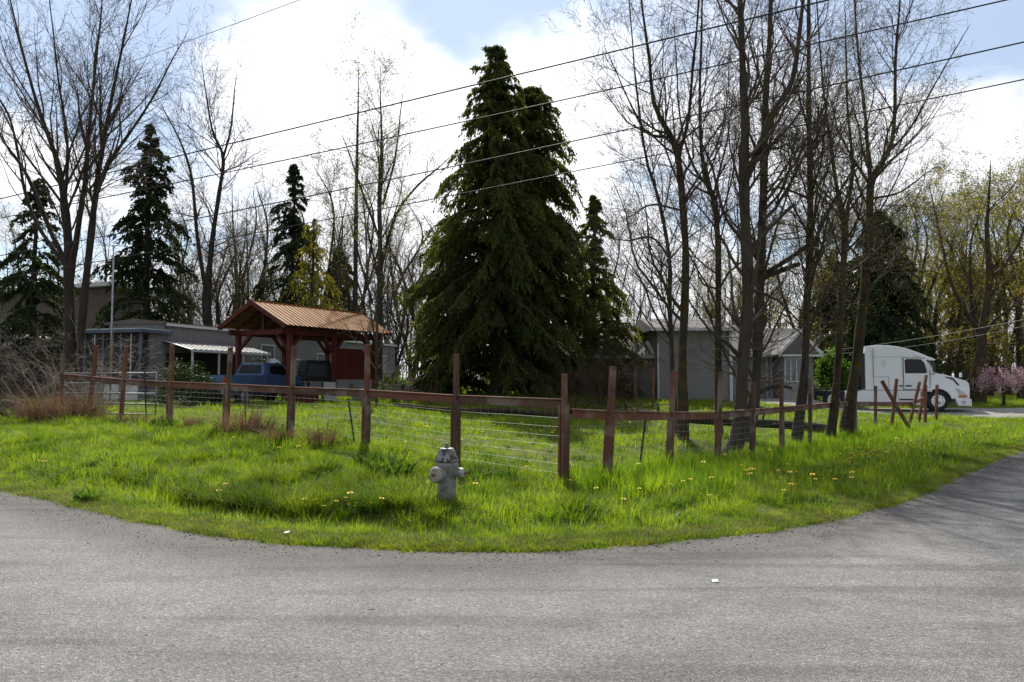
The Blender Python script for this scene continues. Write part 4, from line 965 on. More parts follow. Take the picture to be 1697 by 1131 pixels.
# the wrecked end of the fence by the truck: loose leaning posts
def loose_post(px0, py0, px1, py1, d, label, dd=0, w=.095):
    g_ = Vector(at(px0, py0, d)); g_.z = tz(g_.x, g_.y) - .15; t_ = Vector(at(px1, py1, d + dd)); mb = MB(); mb.beam(Vector((0, 0, 0)), t_ - g_, w, w, (0, -1, 0.01))
    o = mb.build('fence_post', 'cedar_board', bevel=.006, seg=1); o.location = g_; return tag(o, label, 'post')
loose_post(1476, 704, 1486, 628, 28.4, 'brown fence post leaning slightly, behind the crossed brace')
loose_post(1514, 724, 1461, 631, 26.8, 'long brown brace post slanting across the fence in front of the truck', w=.10)
loose_post(1505, 700, 1524, 633, 29.6, 'brown fence post leaning towards the truck door between brace and cluster')
loose_post(1521, 698, 1535, 622, 30.6, 'tallest leaning brown post in front of the truck door, beside an upright one')
loose_post(1533, 701, 1534, 638, 30.9, 'upright brown post touching the tallest leaning one before the truck fender')
loose_post(1551, 701, 1553, 638, 31.4, 'last upright brown post standing alone before the truck front wheel')
loose_post(146, 690, 160, 572, 21.0, 'brown post leaning over beside the tube gate and the orange stub')
# rail remains of that end
def board(name, p0, p1, w, h, m_, label, cat):
    a, b_ = Vector(p0), Vector(p1); o = MB().beam(Vector(), b_ - a, w, h).build(name, m_, bevel=.004, seg=1); o.location = a; return tag(o, label, cat)
board('fence_rail', at(1450, 670, 26.5), at(1512, 669, 29.8), .05, .14, 'rail_board', 'long brown rail between the crossed brace and the leaning posts', 'rail')
board('fence_rail', at(1513, 669, 29.8), at(1532, 660, 30.6), .05, .13, 'rail_board', 'short brown rail kinked up at the last leaning posts', 'rail')
# thin dark steel stakes along the wire
for px0, py0, px1, py1, d, lab in ((1057, 784, 1070, 694, 13.9, 'dark steel stake leaning between two posts before the bare trees'), (589, 734, 577, 660, 15.4, 'black steel stake leaning at the lawn beside the dry grass'), (408, 716, 405, 634, 17.2, 'dark steel stake standing by the blue pickup wheel'), (243, 700, 240, 615, 19.2, 'dark steel stake near the tube gate end')):
    g_ = Vector(at(px0, py0, d)); g_.z = tz(g_.x, g_.y) - .1; mb = MB(); t_ = Vector(at(px1, py1, d)) - g_
    mb.beam((0, 0, 0), t_, .035, .006, (0, -1, 0)).beam(Vector((0, .018, 0)), t_ + Vector((0, .018, 0)), .006, .032, (0, -1, 0))
    for k in range(3, 12): mb.box(t_ * (k / 13) + Vector((0, -.008, 0)), (.014, .012, .012))
    o = mb.build('steel_stake', 'dark_steel'); o.location = g_; tag(o, lab, 'stake')

# ------------------------------------------------------------------ fire hydrant
hy = hit(740, 834); hy_root = empty('fire_hydrant', hy + Vector((0, 0, -.05)), R(14), 'weathered grey fire hydrant with a chipped bonnet in front of the fence', 'hydrant')
S_ = 1.0
MB().lathe((0, 0, -.05), (0, 0, 1), [(.150, 0), (.150, .05), (.128, .07), (.122, .30), (.126, .44), (.150, .50), (.156, .54), (.150, .575), (.128, .585)], 28).build('barrel', 'hydrant_paint', hy_root, smooth=False, bevel=.006)
MB().lathe((0, 0, .536), (0, 0, 1), [(.160, 0), (.160, .022), (.142, .030), (.128, .07), (.108, .125), (.090, .152), (.060, .158)], 24).build('bonnet', 'hydrant_bonnet', hy_root, bevel=.003)
MB().lathe((0, 0, .690), (0, 0, 1), [(.040, 0), (.040, .018), (.024, .022), (.022, .058), (.010, .062)], 6).build('operating_nut', 'grey_flange', hy_root)
for k in range(8):
    a = k * math.pi / 4 + .2; MB().lathe((.148 * math.cos(a), .148 * math.sin(a), .553), (0, 0, 1), [(.016, 0), (.016, .020), (.009, .022), (.009, .032)], 6).build('bolt', 'rusty_iron', hy_root)
def nozzle(ang, r, L, z):
    d_ = Vector((math.cos(ang), math.sin(ang), 0)); p = d_ * .10 + Vector((0, 0, z))
    nz_ = MB().lathe(p, d_, [(r * 1.0, 0), (r * 1.0, L * .45), (r * 1.16, L * .48), (r * 1.16, L * .60), (r, L * .62)], 20).build('nozzle', 'hydrant_paint', hy_root, bevel=.003)
    MB().lathe(p + d_ * L * .61, d_, [(r * 1.10, 0), (r * 1.12, L * .28), (r * .95, L * .38), (r * .45, L * .42)], 20).build('cap', 'hydrant_cap', nz_, bevel=.003)
    MB().lathe(p + d_ * L * .99, d_, [(.022, 0), (.020, .04), (.012, .045)], 6).build('cap_nut', 'rusty_iron', nz_)
nozzle(R(222), .085, .165, .395); nozzle(R(-22), .056, .135, .40); nozzle(R(90), .056, .135, .40)
hy_root.scale = (.98, .98, 1.10)

# ------------------------------------------------------------------ pavilion
N0 = on(471.5, 32); N0.z = .60
pav = empty('pavilion', N0, R(63), 'red timber pavilion with rusty ribbed metal roof, pickup parked under it', 'pavilion')
EAVE, RIDGE, LEN, WID = 3.24, 4.28, 7.3, 3.75
for y_ in (.42, 3.33):
    for x_ in (.72, 3.55, 6.55):
        MB().box((x_, y_, 1.45), (.19, .19, 3.3)).build('post', 'red_stain', pav, bevel=.01, seg=1)
        for s_ in ((-1, 0), (1, 0), (0, 1 if y_ < 1 else -1)):
            if (x_ < 1 and s_[0] < 0) or (x_ > 6 and s_[0] > 0): continue
            MB().beam((x_ + s_[0] * .09, y_ + s_[1] * .09, 2.30), (x_ + s_[0] * .72, y_ + s_[1] * .72, 2.93), .09, .12).build('knee_brace', 'red_stain', pav)
    MB().box((3.65, y_, 3.03), (6.9, .14, .24)).build('plate_beam', 'red_stain', pav, bevel=.01, seg=1)
for x_ in (.72, 3.55, 6.55):
    MB().box((x_, 1.875, 3.02), (.15, 2.76, .22)).build('tie_beam', 'red_stain', pav, bevel=.01, seg=1)
    MB().box((x_, 1.875, 3.60), (.12, .12, .93)).build('king_post', 'red_stain', pav)
slope = (RIDGE - EAVE) / (WID / 2)
for x_ in np.linspace(.06, 7.24, 9):
    for s_ in (-1, 1):
        o_ = -.10
        MB().beam((x_, 1.875 + s_ * 1.82, EAVE + o_ + .04), (x_, 1.875 + s_ * .03, RIDGE + o_ - .01), .05, .13).build('rafter', 'red_stain', pav)
for s_ in (-1, 1):
    for k in range(1, 5):
        f = k / 5; MB().beam((.03, 1.875 + s_ * 1.86 * (1 - f), EAVE + .02 + (RIDGE - EAVE) * f - .03), (7.27, 1.875 + s_ * 1.86 * (1 - f), EAVE + .02 + (RIDGE - EAVE) * f - .03), .08, .03).build('purlin', 'plank_grey', pav)
for x_ in (-.02, 7.32):
    for s_ in (-1, 1): MB().beam((x_, 1.875 + s_ * 1.90, EAVE - .05), (x_, 1.875, RIDGE - .03), .035, .19).build('barge_board', 'red_stain', pav)
rp = MB(); rp.quad((0, 1.875, RIDGE + .03), (LEN, 1.875, RIDGE + .03), (LEN, 1.875, RIDGE + .034), (0, 1.875, RIDGE + .034))
roof = MB().beam((-.06, 1.875, RIDGE + .055), (LEN + .06, 1.875, RIDGE + .055), .16, .03).build('roof', 'rust_roof', pav)
npan = 26; pw = (LEN + .1) / npan
for s_ in (-1, 1):
    prev = None
    for k in range(npan):
        x0 = -.05 + k * pw; prof = [(0, 0), (.02, .03), (.055, .03), (.075, 0), (pw, 0)]
        mb = MB(); top = []
        for (dx, dz) in prof:
            top.append((Vector((x0 + dx, 1.875 + s_ * 1.95, EAVE - .02 + dz + .03)), Vector((x0 + dx, 1.875 + s_ * .02, RIDGE + dz + .03))))
        for a, b_ in zip(top[:-1], top[1:]):
            f_ = (a[0], b_[0], b_[1], a[1]); mb.quad(*(f_ if s_ < 0 else f_[::-1]))
        dzv = Vector((0, 0, -.006)); vb = [(a + dzv, b_ + dzv) for a, b_ in top]
        for a, b_ in zip(vb[:-1], vb[1:]): mb.quad(a[0], a[1], b_[1], b_[0])
        mb.build('roof_panel', 'rust_roof', roof)
MB().box((5.05, .40, 1.72), (2.75, .03, 1.42)).build('side_panel', 'red_panel', pav)
for x_ in np.linspace(3.85, 6.3, 9): MB().box((x_, .378, 1.72), (.03, .016, 1.40)).build('batten', 'red_panel', pav)

# ------------------------------------------------------------------ vehicle helper: side profile swept across, with tumblehome
def profile_body(name, m_, parent, prof, hw, bevel=.03, seg=2, y_in=None):
    """prof: (x,z) outline; hw(x,z) half width"""
    bm = bmesh.new(); A = [bm.verts.new((x_, hw(x_, z_), z_)) for x_, z_ in prof]; B = [bm.verts.new((x_, -hw(x_, z_), z_)) for x_, z_ in prof]
    fa = bm.faces.new(A); fb = bm.faces.new(B[::-1])
    for i in range(len(prof)): j = (i + 1) % len(prof); bm.faces.new((A[j], A[i], B[i], B[j]))
    bmesh.ops.recalc_face_normals(bm, faces=bm.faces)
    ed = [e for e in bm.edges if (fa in e.link_faces) or (fb in e.link_faces)]
    if bevel: bmesh.ops.bevel(bm, geom=ed, offset=bevel, segments=seg, profile=.5, affect='EDGES', clamp_overlap=True)
    bmesh.ops.triangulate(bm, faces=[f for f in bm.faces if len(f.verts) > 4])
    me = bpy.data.meshes.new(name); bm.to_mesh(me); bm.free(); me.materials.append(MATS[m_])
    return link(name, me, None, parent)
def arc(cx, cz, r, a0, a1, n_): return [(cx + r * math.cos(R(a0 + (a1 - a0) * k / n_)), cz + r * math.sin(R(a0 + (a1 - a0) * k / n_))) for k in range(n_ + 1)]
def panel(name, m_, parent, pts, y, th=.012):
    """flat panel on a side: pts (x,z), standing proud of y"""
    s_ = 1 if y > 0 else -1; mb = MB(); n_ = len(pts)
    mb.add([(x_, y, z_) for x_, z_ in pts] + [(x_, y + s_ * th, z_) for x_, z_ in pts], [tuple(range(n_)), tuple(range(2 * n_ - 1, n_ - 1, -1))] + [(i, (i + 1) % n_, n_ + (i + 1) % n_, n_ + i) for i in range(n_)])
    return mb.build(name, m_, parent)
def wheel(parent, x, y, r, w, rim='polished_alloy', side=1, bolts=10, dual=False):
    """tyre with a dished rim; side = outward y"""
    o = MB().lathe((x, y - side * w / 2, r), (0, side, 0), [(r * .62, .0), (r * .93, 0), (r, w * .12), (r, w * .88), (r * .93, w), (r * .64, w)], 32).build('wheel', 'tyre_rubber', parent, bevel=.0)
    rr = r * .62
    d_ = (-.10 if dual else -.03)
    MB().lathe((x, y + side * (w / 2 + .004), r), (0, side, 0), [(rr, 0), (rr * .96, .006), (rr * .90, d_ * .6), (rr * .55, d_ * (1 if dual else .2)), (rr * .42, d_ * (1 if dual else .1) + .01), (rr * .36, (d_ if dual else 0) + .05), (rr * .2, (d_ if dual else 0) + .06)], 28).build('rim', rim, o)
    for k in range(bolts):
        a = k * 2 * math.pi / bolts; c = (x + rr * .72 * math.cos(a), y + side * (w / 2 + .006), r + rr * .72 * math.sin(a))
        MB().lathe(c, (0, side, 0), [(rr * .09, -.03), (rr * .09, .004), (rr * .05, .006)], 8).build('hand_hole', 'truck_trim', o)
    return o
# ------------------------------------------------------------------ white highway tractor
# local x runs from the bumper (0) to the back, +y is the far side; the near side faces the camera
fw = at(1604, 690, 40.2); TR_ANG = R(180 - 20)
tr_o = Vector((fw[0], fw[1], 0)); tr_o.z = tz(fw[0] - 2.5, fw[1] + 1.5) + .03
truck = empty('semi_truck', tr_o, 0, 'white semi-truck tractor with sleeper cab parked on the gravel drive', 'truck')
truck.rotation_euler = (0, 0, TR_ANG)
# after the turn, local +x points away from the bumper (left and back), local +y points to the camera
kx = .90
wx = 1.50
cabp = [(1.74, .95), (4.82, .95), (4.82, 3.02), (4.80, 3.30), (4.2, 3.34), (3.7, 3.33), (3.2, 3.25), (2.75, 3.12), (2.3, 2.93), (1.95, 2.76), (1.62, 2.62), (1.55, 2.57), (1.60, 2.53), (1.80, 2.54), (1.98, 2.56), (1.70, 1.95), (1.72, 1.6)]
def cab_hw(x_, z_): return 1.20 - max(0, z_ - 2.4) * .12 - max(0, 2.0 - x_) * .12
profile_body('cab', 'white_truck_paint', truck, cabp, cab_hw, .07, 3)
hood = [(.10, .62), (.06, 1.1), (.10, 1.38), (.20, 1.50), (.55, 1.63), (1.1, 1.80), (1.76, 1.95), (1.76, .62)] + [(p_[0], p_[1]) for p_ in arc(wx, .50, .66, 10, 170, 14)] 
hood = [(.08, .60), (.05, 1.1), (.09, 1.38), (.20, 1.50), (.55, 1.63), (1.1, 1.80), (1.755, 1.95), (2.25, 1.30), (2.25, 1.05)] + arc(wx, .50, .60, 52, 168, 14) + [(wx - .60, .60)]
def hood_hw(x_, z_): return 1.21 - max(0, .9 - x_) ** 2 * .30 - max(0, z_ - 1.25) * .24 * (1.2 if x_ < 1.8 else .0)
profile_body('hood', 'white_truck_paint', truck, hood, hood_hw, .06, 3)
profile_body('bumper', 'white_truck_paint', truck, [(-.02, .24), (-.02, .58), (.06, .62), (.72, .62), (.72, .50), (.62, .26)], lambda x_, z_: 1.22 - max(0, .6 - x_) ** 2 * .55, .05, 2)
for s_ in (-1, 1):
    panel('side_fairing', 'white_truck_paint', truck, [(2.28, .30), (5.45, .30), (5.45, .90), (4.9, 1.02), (2.28, 1.02)], s_ * 1.14, .05)
    panel('step', 'truck_trim', truck, [(2.4, .52), (3.25, .52), (3.25, .60), (2.4, .60)], s_ * 1.192, .012)
    dr = panel('door', 'white_truck_paint', truck, [(1.86, 1.08), (3.02, 1.08), (3.02, 2.66), (2.06, 2.64), (1.86, 2.05)], s_ * 1.165, .048)
    for dpts in ([(1.83, 1.05), (3.05, 1.05), (3.05, 1.08), (1.83, 1.08)], [(3.02, 1.08), (3.05, 1.08), (3.05, 2.68), (3.02, 2.68)], [(1.83, 1.05), (1.86, 1.05), (1.86, 2.05), (1.83, 2.05)], [(2.04, 2.64), (3.02, 2.66), (3.02, 2.69), (2.03, 2.67)]): panel('door_gap', 'truck_trim', truck, dpts, s_ * 1.17, .034)
    for fx in (3.30, 4.35): panel('fairing_seam', 'grey_flange', truck, [(fx, .32), (fx + .015, .32), (fx + .015, 1.01), (fx, 1.01)], s_ * 1.188, .006)
    panel('fairing_gap', 'truck_trim', truck, [(2.28, 1.02), (4.85, 1.02), (4.85, 1.045), (2.28, 1.045)], s_ * 1.15, .05)
    panel('window_seal', 'truck_trim', dr, [(1.98, 1.89), (2.96, 1.89), (2.98, 2.54), (2.90, 2.62), (2.24, 2.60), (2.08, 2.42), (1.98, 2.05)], s_ * 1.2131, .004)
    panel('window', 'tinted_glass', dr, [(2.02, 1.93), (2.92, 1.93), (2.94, 2.52), (2.88, 2.58), (2.26, 2.56), (2.12, 2.4), (2.02, 2.05)], s_ * 1.2175, .006)
    panel('handle', 'truck_trim', dr, [(2.68, 1.22), (2.96, 1.22), (2.96, 1.29), (2.68, 1.29)], s_ * 1.2135, .02)
    panel('storage_latch', 'truck_trim', truck, [(3.10, 1.22), (3.24, 1.22), (3.24, 1.29), (3.10, 1.29)], s_ * 1.20, .012)
    for x0, x1, z0, z1 in ((3.045, 3.055, 1.0, 2.75), (4.42, 4.432, 1.0, 3.2), (3.06, 4.42, 2.74, 2.75), (3.72, 3.73, 1.02, 1.72), (3.73, 4.42, 1.715, 1.725), (3.86, 3.99, 2.28, 2.52)):
        if z1 - z0 > .2 and x1 - x0 > .1:
            for q_ in (((x0, z0), (x1, z0), (x1, z0 + .012), (x0, z0 + .012)), ((x0, z1), (x1, z1), (x1, z1 + .012), (x0, z1 + .012)), ((x0, z0), (x0 + .012, z0), (x0 + .012, z1), (x0, z1)), ((x1, z0), (x1 + .012, z0), (x1 + .012, z1), (x1, z1))):
                panel('seam', 'siding_grey', truck, list(q_), s_ * (1.196 - max(0, z0 - 2.4) * .2), .006)
        else: panel('seam', 'grey_flange', truck, [(x0, z0), (x1, z0), (x1, z1), (x0, z1)], s_ * (1.193 if z1 < 2.8 else 1.14), .012 if z1 < 2.8 else .062)
    panel('headlight', 'chrome_lamp', truck, [(.18, .74), (.62, .70), (.80, 1.16), (.55, 1.10), (.26, .88)], s_ * 1.06, .062)
    panel('indicator', 'amber_lens', truck, [(.20, .70), (.62, .665), (.65, .76), (.22, .79)], s_ * 1.065, .064)
    panel('fog_lamp', 'chrome_lamp', truck, [(.28, .38), (.46, .38), (.46, .52), (.28, .52)], s_ * 1.10, .06)
    panel('hood_vent', 'truck_trim', truck, [(.52, 1.30), (.62, 1.30), (.82, 1.58), (1.12, 1.68), (1.12, 1.72), (.80, 1.66)], s_ * 1.03, .07)
    panel('side_extender', 'truck_trim', truck, [(4.83, 1.15), (5.02, 1.15), (5.02, 2.86), (4.83, 2.95)], s_ * 1.12, .03)
    mr = MB().beam((1.78, s_ * 1.20, 2.40), (1.66, s_ * 1.52, 2.40), .04, .04).beam((1.78, s_ * 1.20, 1.85), (1.66, s_ * 1.52, 1.85), .04, .04).build('mirror_arm', 'truck_trim', truck)
    MB().box((1.70, s_ * 1.56, 2.2), (.10, .22, .46)).build('mirror', 'truck_trim', truck, bevel=.03)
    hm = MB().beam((.52, s_ * .92, 1.58), (.46, s_ * 1.02, 1.80), .025, .025).build('hood_mirror_arm', 'truck_trim', truck)
    MB().box((.45, s_ * 1.04, 1.80), (.10, .16, .22)).build('hood_mirror', 'white_truck_paint', truck, bevel=.03)
    wheel(truck, wx, s_ * 1.05, .50, .30, side=s_)
    for x_ in (6.35, 7.62): wheel(truck, x_, s_ * .95, .50, .58, side=s_, dual=True)
    for x_ in (6.35, 7.62): pass
    MB().box((6.4, s_ * .42, .82), (4.3, .09, .27)).build('frame_rail', 'truck_trim', truck)
    panel('tank_skirt', 'white_truck_paint', truck, [(5.47, .36), (5.80, .36), (5.80, .90), (5.47, .96)], s_ * 1.10, .05)
    MB().lathe((4.55, s_ * .80, .66), (1, 0, 0), [(.30, 0), (.32, .02), (.32, 1.2), (.30, 1.22)], 20).build('fuel_tank', 'polished_alloy', truck)
    MB().beam((2.05, s_ * 1.145, 2.52), (1.78, s_ * 1.13, 1.97), .05, .05).build('windscreen_pillar', 'white_truck_paint', truck)
wsb = MB(); cols = 9
for k in range(cols - 1):
    qd = []
    for kk, top in ((k, 0), (k + 1, 0), (k + 1, 1), (k, 1)):
        y_ = -1.12 + 2.24 * kk / (cols - 1); bul = .30 * (1 - (y_ / 1.12) ** 2); qd.append((1.70 - bul + .27 * top + .05 * top * (1 - (y_ / 1.12) ** 2), y_ * (1 - .03 * top), 1.955 + .57 * top))
    wsb.quad(*qd)
wsb.build('windscreen', 'tinted_glass', truck, smooth=True)
MB().span((1.36, -.95, 1.90), (1.74, .95, 1.952)).build('cowl', 'truck_trim', truck, bevel=.02)
MB().span((wx - .59, -.84, .45), (wx + .62, .84, 1.09)).build('wheel_well', 'truck_trim', truck)
MB().span((.028, -.55, .66), (.075, .55, 1.36)).build('grille', 'truck_trim', truck, bevel=.02)
MB().span((-.03, -.6, .28), (-.012, .6, .44)).build('bumper_grille', 'truck_trim', truck)
for y_ in (-.7, -.35, 0, .35, .7): MB().box((2.02, y_, 2.83), (.14, .07, .05)).build('marker_light', 'amber_lens', truck, bevel=.01)
MB().lathe((6.95, 0, 1.02), (0, 0, 1), [(.46, 0), (.46, .07), (.30, .10)], 20).build('fifth_wheel', 'truck_trim', truck)
MB().span((4.83, -1.05, 1.1), (4.86, 1.05, 2.9)).build('cab_back', 'truck_trim', truck)
for x_ in (6.35, 7.62): MB().lathe((x_, -.85, .5), (0, 1, 0), [(.10, 0), (.12, .6), (.22, .85), (.12, 1.1), (.10, 1.7)], 12).build('axle', 'truck_trim', truck)

# ------------------------------------------------------------------ blue pickup nosing under the pavilion
pk = empty('pickup_truck', (0, 0, 0), 0, 'old blue pickup truck with pale tailgate backed out from under the pavilion', 'truck')
A_ = Vector((math.cos(R(63)), math.sin(R(63)), 0)); B_ = Vector((-math.sin(R(63)), math.cos(R(63)), 0))
pk.location = Vector((N0.x, N0.y, .60)) + A_ * -2.15 + B_ * 1.85; pk.rotation_euler = (0, 0, R(63))
W2 = .84
# local x forward from the tailgate (0); near side is -y
bed = [(.03, .52), (.03, 1.20), (2.02, 1.20), (2.02, .48)] + arc(1.02, .36, .43, 15, 165, 12)
profile_body('bed', 'blue_paint', pk, bed, lambda x_, z_: W2 - abs(z_ - .85) * .10, .03)
cabk = [(2.04, .42), (2.04, 1.22), (2.08, 1.28), (2.20, 1.68), (2.34, 1.715), (3.15, 1.70), (3.32, 1.66), (3.78, 1.20), (4.72, 1.08), (4.86, .98), (4.86, .50), (4.5, .46)] + arc(4.02, .36, .43, 15, 165, 12)
profile_body('cab', 'blue_paint', pk, cabk, lambda x_, z_: W2 - max(0, z_ - 1.2) * .30 - abs(z_ - .85) * .05, .04)
tg = MB().box((.005, 0, .92), (.05, 1.46, .50)).build('tailgate', 'pale_blue_paint', pk, bevel=.012)
MB().box((-.022, 0, 1.06), (.012, .20, .06)).build('tailgate_handle', 'truck_trim', tg)
fc = bpy.data.curves.new('lettering', 'FONT'); fc.body = 'CHEVROLET'; fc.size = .17; fc.align_x = 'CENTER'; fc.extrude = .002; fc.space_character = 1.15
to = bpy.data.objects.new('lettering_curve', fc); col.objects.link(to); dg = bpy.context.evaluated_depsgraph_get(); tme = bpy.data.meshes.new_from_object(to.evaluated_get(dg)); bpy.data.objects.remove(to)
tme.materials.clear(); lt = link('lettering', tme, 'home_trim_blue', tg); lt.location = (-.0235, 0, .80); lt.rotation_euler = (R(90), 0, R(-90))
for s_ in (-1, 1):
    MB().box((.0, s_ * .775, .92), (.06, .10, .36)).build('tail_light', 'amber_lens', pk)
    panel('side_window', 'tinted_glass', pk, [(2.42, 1.24), (3.52, 1.24), (3.26, 1.56), (3.1, 1.60), (2.50, 1.60)], s_ * .765, .008)
    panel('door_seam', 'truck_trim', pk, [(2.34, .5), (2.35, .5), (2.35, 1.2), (2.34, 1.2)], s_ * .812, .012)
    panel('door_handle', 'truck_trim', pk, [(2.42, 1.05), (2.58, 1.05), (2.58, 1.09), (2.42, 1.09)], s_ * .82, .02)
    MB().box((3.45, s_ * .95, 1.28), (.08, .18, .14)).build('mirror', 'truck_trim', pk, bevel=.02)
    for x_ in (1.02, 4.02): wheel(pk, x_, s_ * .74, .35, .22, 'galvanised', s_, 6)
    panel('wheel_arch_trim', 'chrome_lamp', pk, arc(1.02, .36, .45, 12, 168, 12) + arc(1.02, .36, .425, 168, 12, 12), s_ * .80, .03)
MB().quad((2.058, -.62, 1.29), (2.160, -.54, 1.62), (2.160, .54, 1.62), (2.058, .62, 1.29)).build('rear_window', 'tinted_glass', pk)
MB().box((-.09, 0, .52), (.12, 1.66, .16)).build('rear_bumper', 'galvanised', pk, bevel=.02)

# ------------------------------------------------------------------ mobile home: local x along the long side (away), -y faces the yard
S0 = Vector((xat(232, 33.5), 33.5, .62)); HANG = math.atan2(24.5, 7.43)
home = empty('mobile_home', S0, HANG, 'long grey mobile home with blue porch end and white metal awning', 'house')
# main box
LH = 25.0; WH = 3.0; HH = 3.45
MB().span((1.35, 0, .35), (LH, WH, HH)).build('wall', 'siding_home', home)
MB().span((1.38, .04, -.2), (LH - .03, WH - .04, .349)).build('skirting', 'home_trim_blue', home)
rf_ = MB(); rf_.add([(1.2, -.12, HH + .002), (LH + .1, -.12, HH + .002), (LH + .1, WH + .12, HH + .002), (1.2, WH + .12, HH + .002), (1.2, -.12, HH + .10), (LH + .1, -.12, HH + .10), (LH + .1, WH + .12, HH + .10), (1.2, WH + .12, HH + .10), (1.2, WH / 2, HH + .26), (LH + .1, WH / 2, HH + .26)],
   [(0, 1, 2, 3), (0, 4, 5, 1), (2, 6, 7, 3), (4, 8, 9, 5), (8, 7, 6, 9), (0, 3, 7, 8, 4), (1, 5, 9, 6, 2)]).build('roof', 'roof_tar', home)
MB().box((LH / 2 + .7, -.135, HH - .02), (LH - 1.3, .03, .12)).build('fascia', 'white_trim', home)
for x_ in np.arange(1.6, LH, .205): MB().box((x_, -.006, 2.0), (.02, .014, 2.75)).build('siding_rib', 'siding_home', home)
# porch end: lower flat roof, big dark panes in blue frames
MB().span((.0, .05, .0), (1.345, WH - .1, .95)).build('porch_wall', 'siding_home', home)
MB().span((.45, -.008, .96), (1.34, .03, 3.0)).build('porch_side', 'siding_home', home)
MB().span((-.25, -.22, 3.0), (1.75, WH + .1, 3.14)).build('porch_roof', 'home_trim_blue', home)
MB().span((-.20, -.18, 3.142), (1.6, WH, 3.18)).build('porch_roof_sheet', 'awning_metal', home)
for x_, y_ in ((.0, .0), (.0, 1.0), (.0, 1.95), (.0, WH - .05), (.42, .0)): MB().box((x_, y_, 1.5), (.10, .10, 2.98)).build('porch_post', 'home_trim_blue', home)
for y0 in (.06, 1.06, 2.0):
    w_ = MB().span((-.012, y0, .97), (.012, min(y0 + .88, WH - .12), 2.98)).build('porch_window', 'dark_interior', home)
    MB().span((-.03, y0 + .40, .98), (-.014, y0 + .45, 2.96)).build('mullion', 'white_trim', w_)
MB().span((.07, -.012, .97), (.36, .012, 2.98)).build('porch_window', 'dark_glass', home)
MB().span((-.02, .1, .05), (-.003, 1.9, .93)).build('porch_panel', 'white_trim', home)
# awning
awn = MB().beam((1.3, -.02, 2.66), (7.1, -.02, 2.66), .06, .10).build('awning', 'home_trim_blue', home)
for k in range(16):
    x0 = 1.3 + k * .365; mb = MB(); mb.add([(x0, 0, 2.72), (x0 + .34, 0, 2.72), (x0 + .34, -1.55, 2.30), (x0, -1.55, 2.30), (x0, 0, 2.70), (x0 + .34, 0, 2.70), (x0 + .34, -1.55, 2.28), (x0, -1.55, 2.28)], [(0, 1, 2, 3), (7, 6, 5, 4), (0, 4, 5, 1), (2, 6, 7, 3), (0, 3, 7, 4), (1, 5, 6, 2)])
    mb.span((x0 + .34, -1.56, 2.30), (x0 + .342, -1.55, 2.31)).build('awning_panel', 'awning_metal', awn)
    MB().beam((x0 + .352, 0, 2.728), (x0 + .352, -1.55, 2.308), .02, .05).build('awning_rib', 'grey_flange', awn)
MB().box((4.2, -1.57, 2.26), (5.9, .04, .12)).build('awning_fascia', 'white_trim', awn)
for x_ in (1.4, 3.2, 5.0, 6.95): MB().box((x_, -1.5, 1.1), (.07, .07, 2.3)).build('awning_post', 'white_trim', home)
MB().span((1.5, -.02, .45), (6.8, -.004, 2.2)).build('painted_porch_shade', 'dark_interior', home)  # near-black sheet over the siding: shade under the awning put in as colour
def home_window(x0, x1, z0, z1, glass='house_glass'):
    w_ = MB().span((x0, -.05, z0), (x1, -.012, z1)).build('window', glass, home)
    for a, b_ in (((x0 - .05, -.065, z0 - .06), (x1 + .05, -.015, z0)), ((x0 - .05, -.065, z1), (x1 + .05, -.015, z1 + .06)), ((x0 - .05, -.065, z0), (x0, -.015, z1)), ((x1, -.065, z0), (x1 + .05, -.015, z1))): MB().span(a, b_).build('window_frame', 'white_trim', w_)
home_window(8.6, 9.7, 1.7, 2.8); home_window(11.6, 12.3, 1.3, 2.1, 'dark_glass'); home_window(14.2, 15.0, 1.6, 2.5); home_window(18.5, 19.8, 1.5, 2.6); home_window(22.3, 23.4, 1.5, 2.6)
# aerial mast beside the porch
ms = empty('antenna_mast', on(183, 31.6), 0, 'thin galvanised antenna mast beside the blue porch', 'mast')
MB().tube((0, 0, -.2), (0, 0, 6.4), .035, .028, 10).build('pole', 'galvanised', ms, True)
MB().beam((-.5, 0, 6.35), (.45, 0, 6.35), .02, .02).beam((-.3, -.2, 6.35), (-.3, .2, 6.35), .012, .012).beam((0.2, -.15, 6.35), (.2, .15, 6.35), .012, .012).build('aerial', 'galvanised', ms)

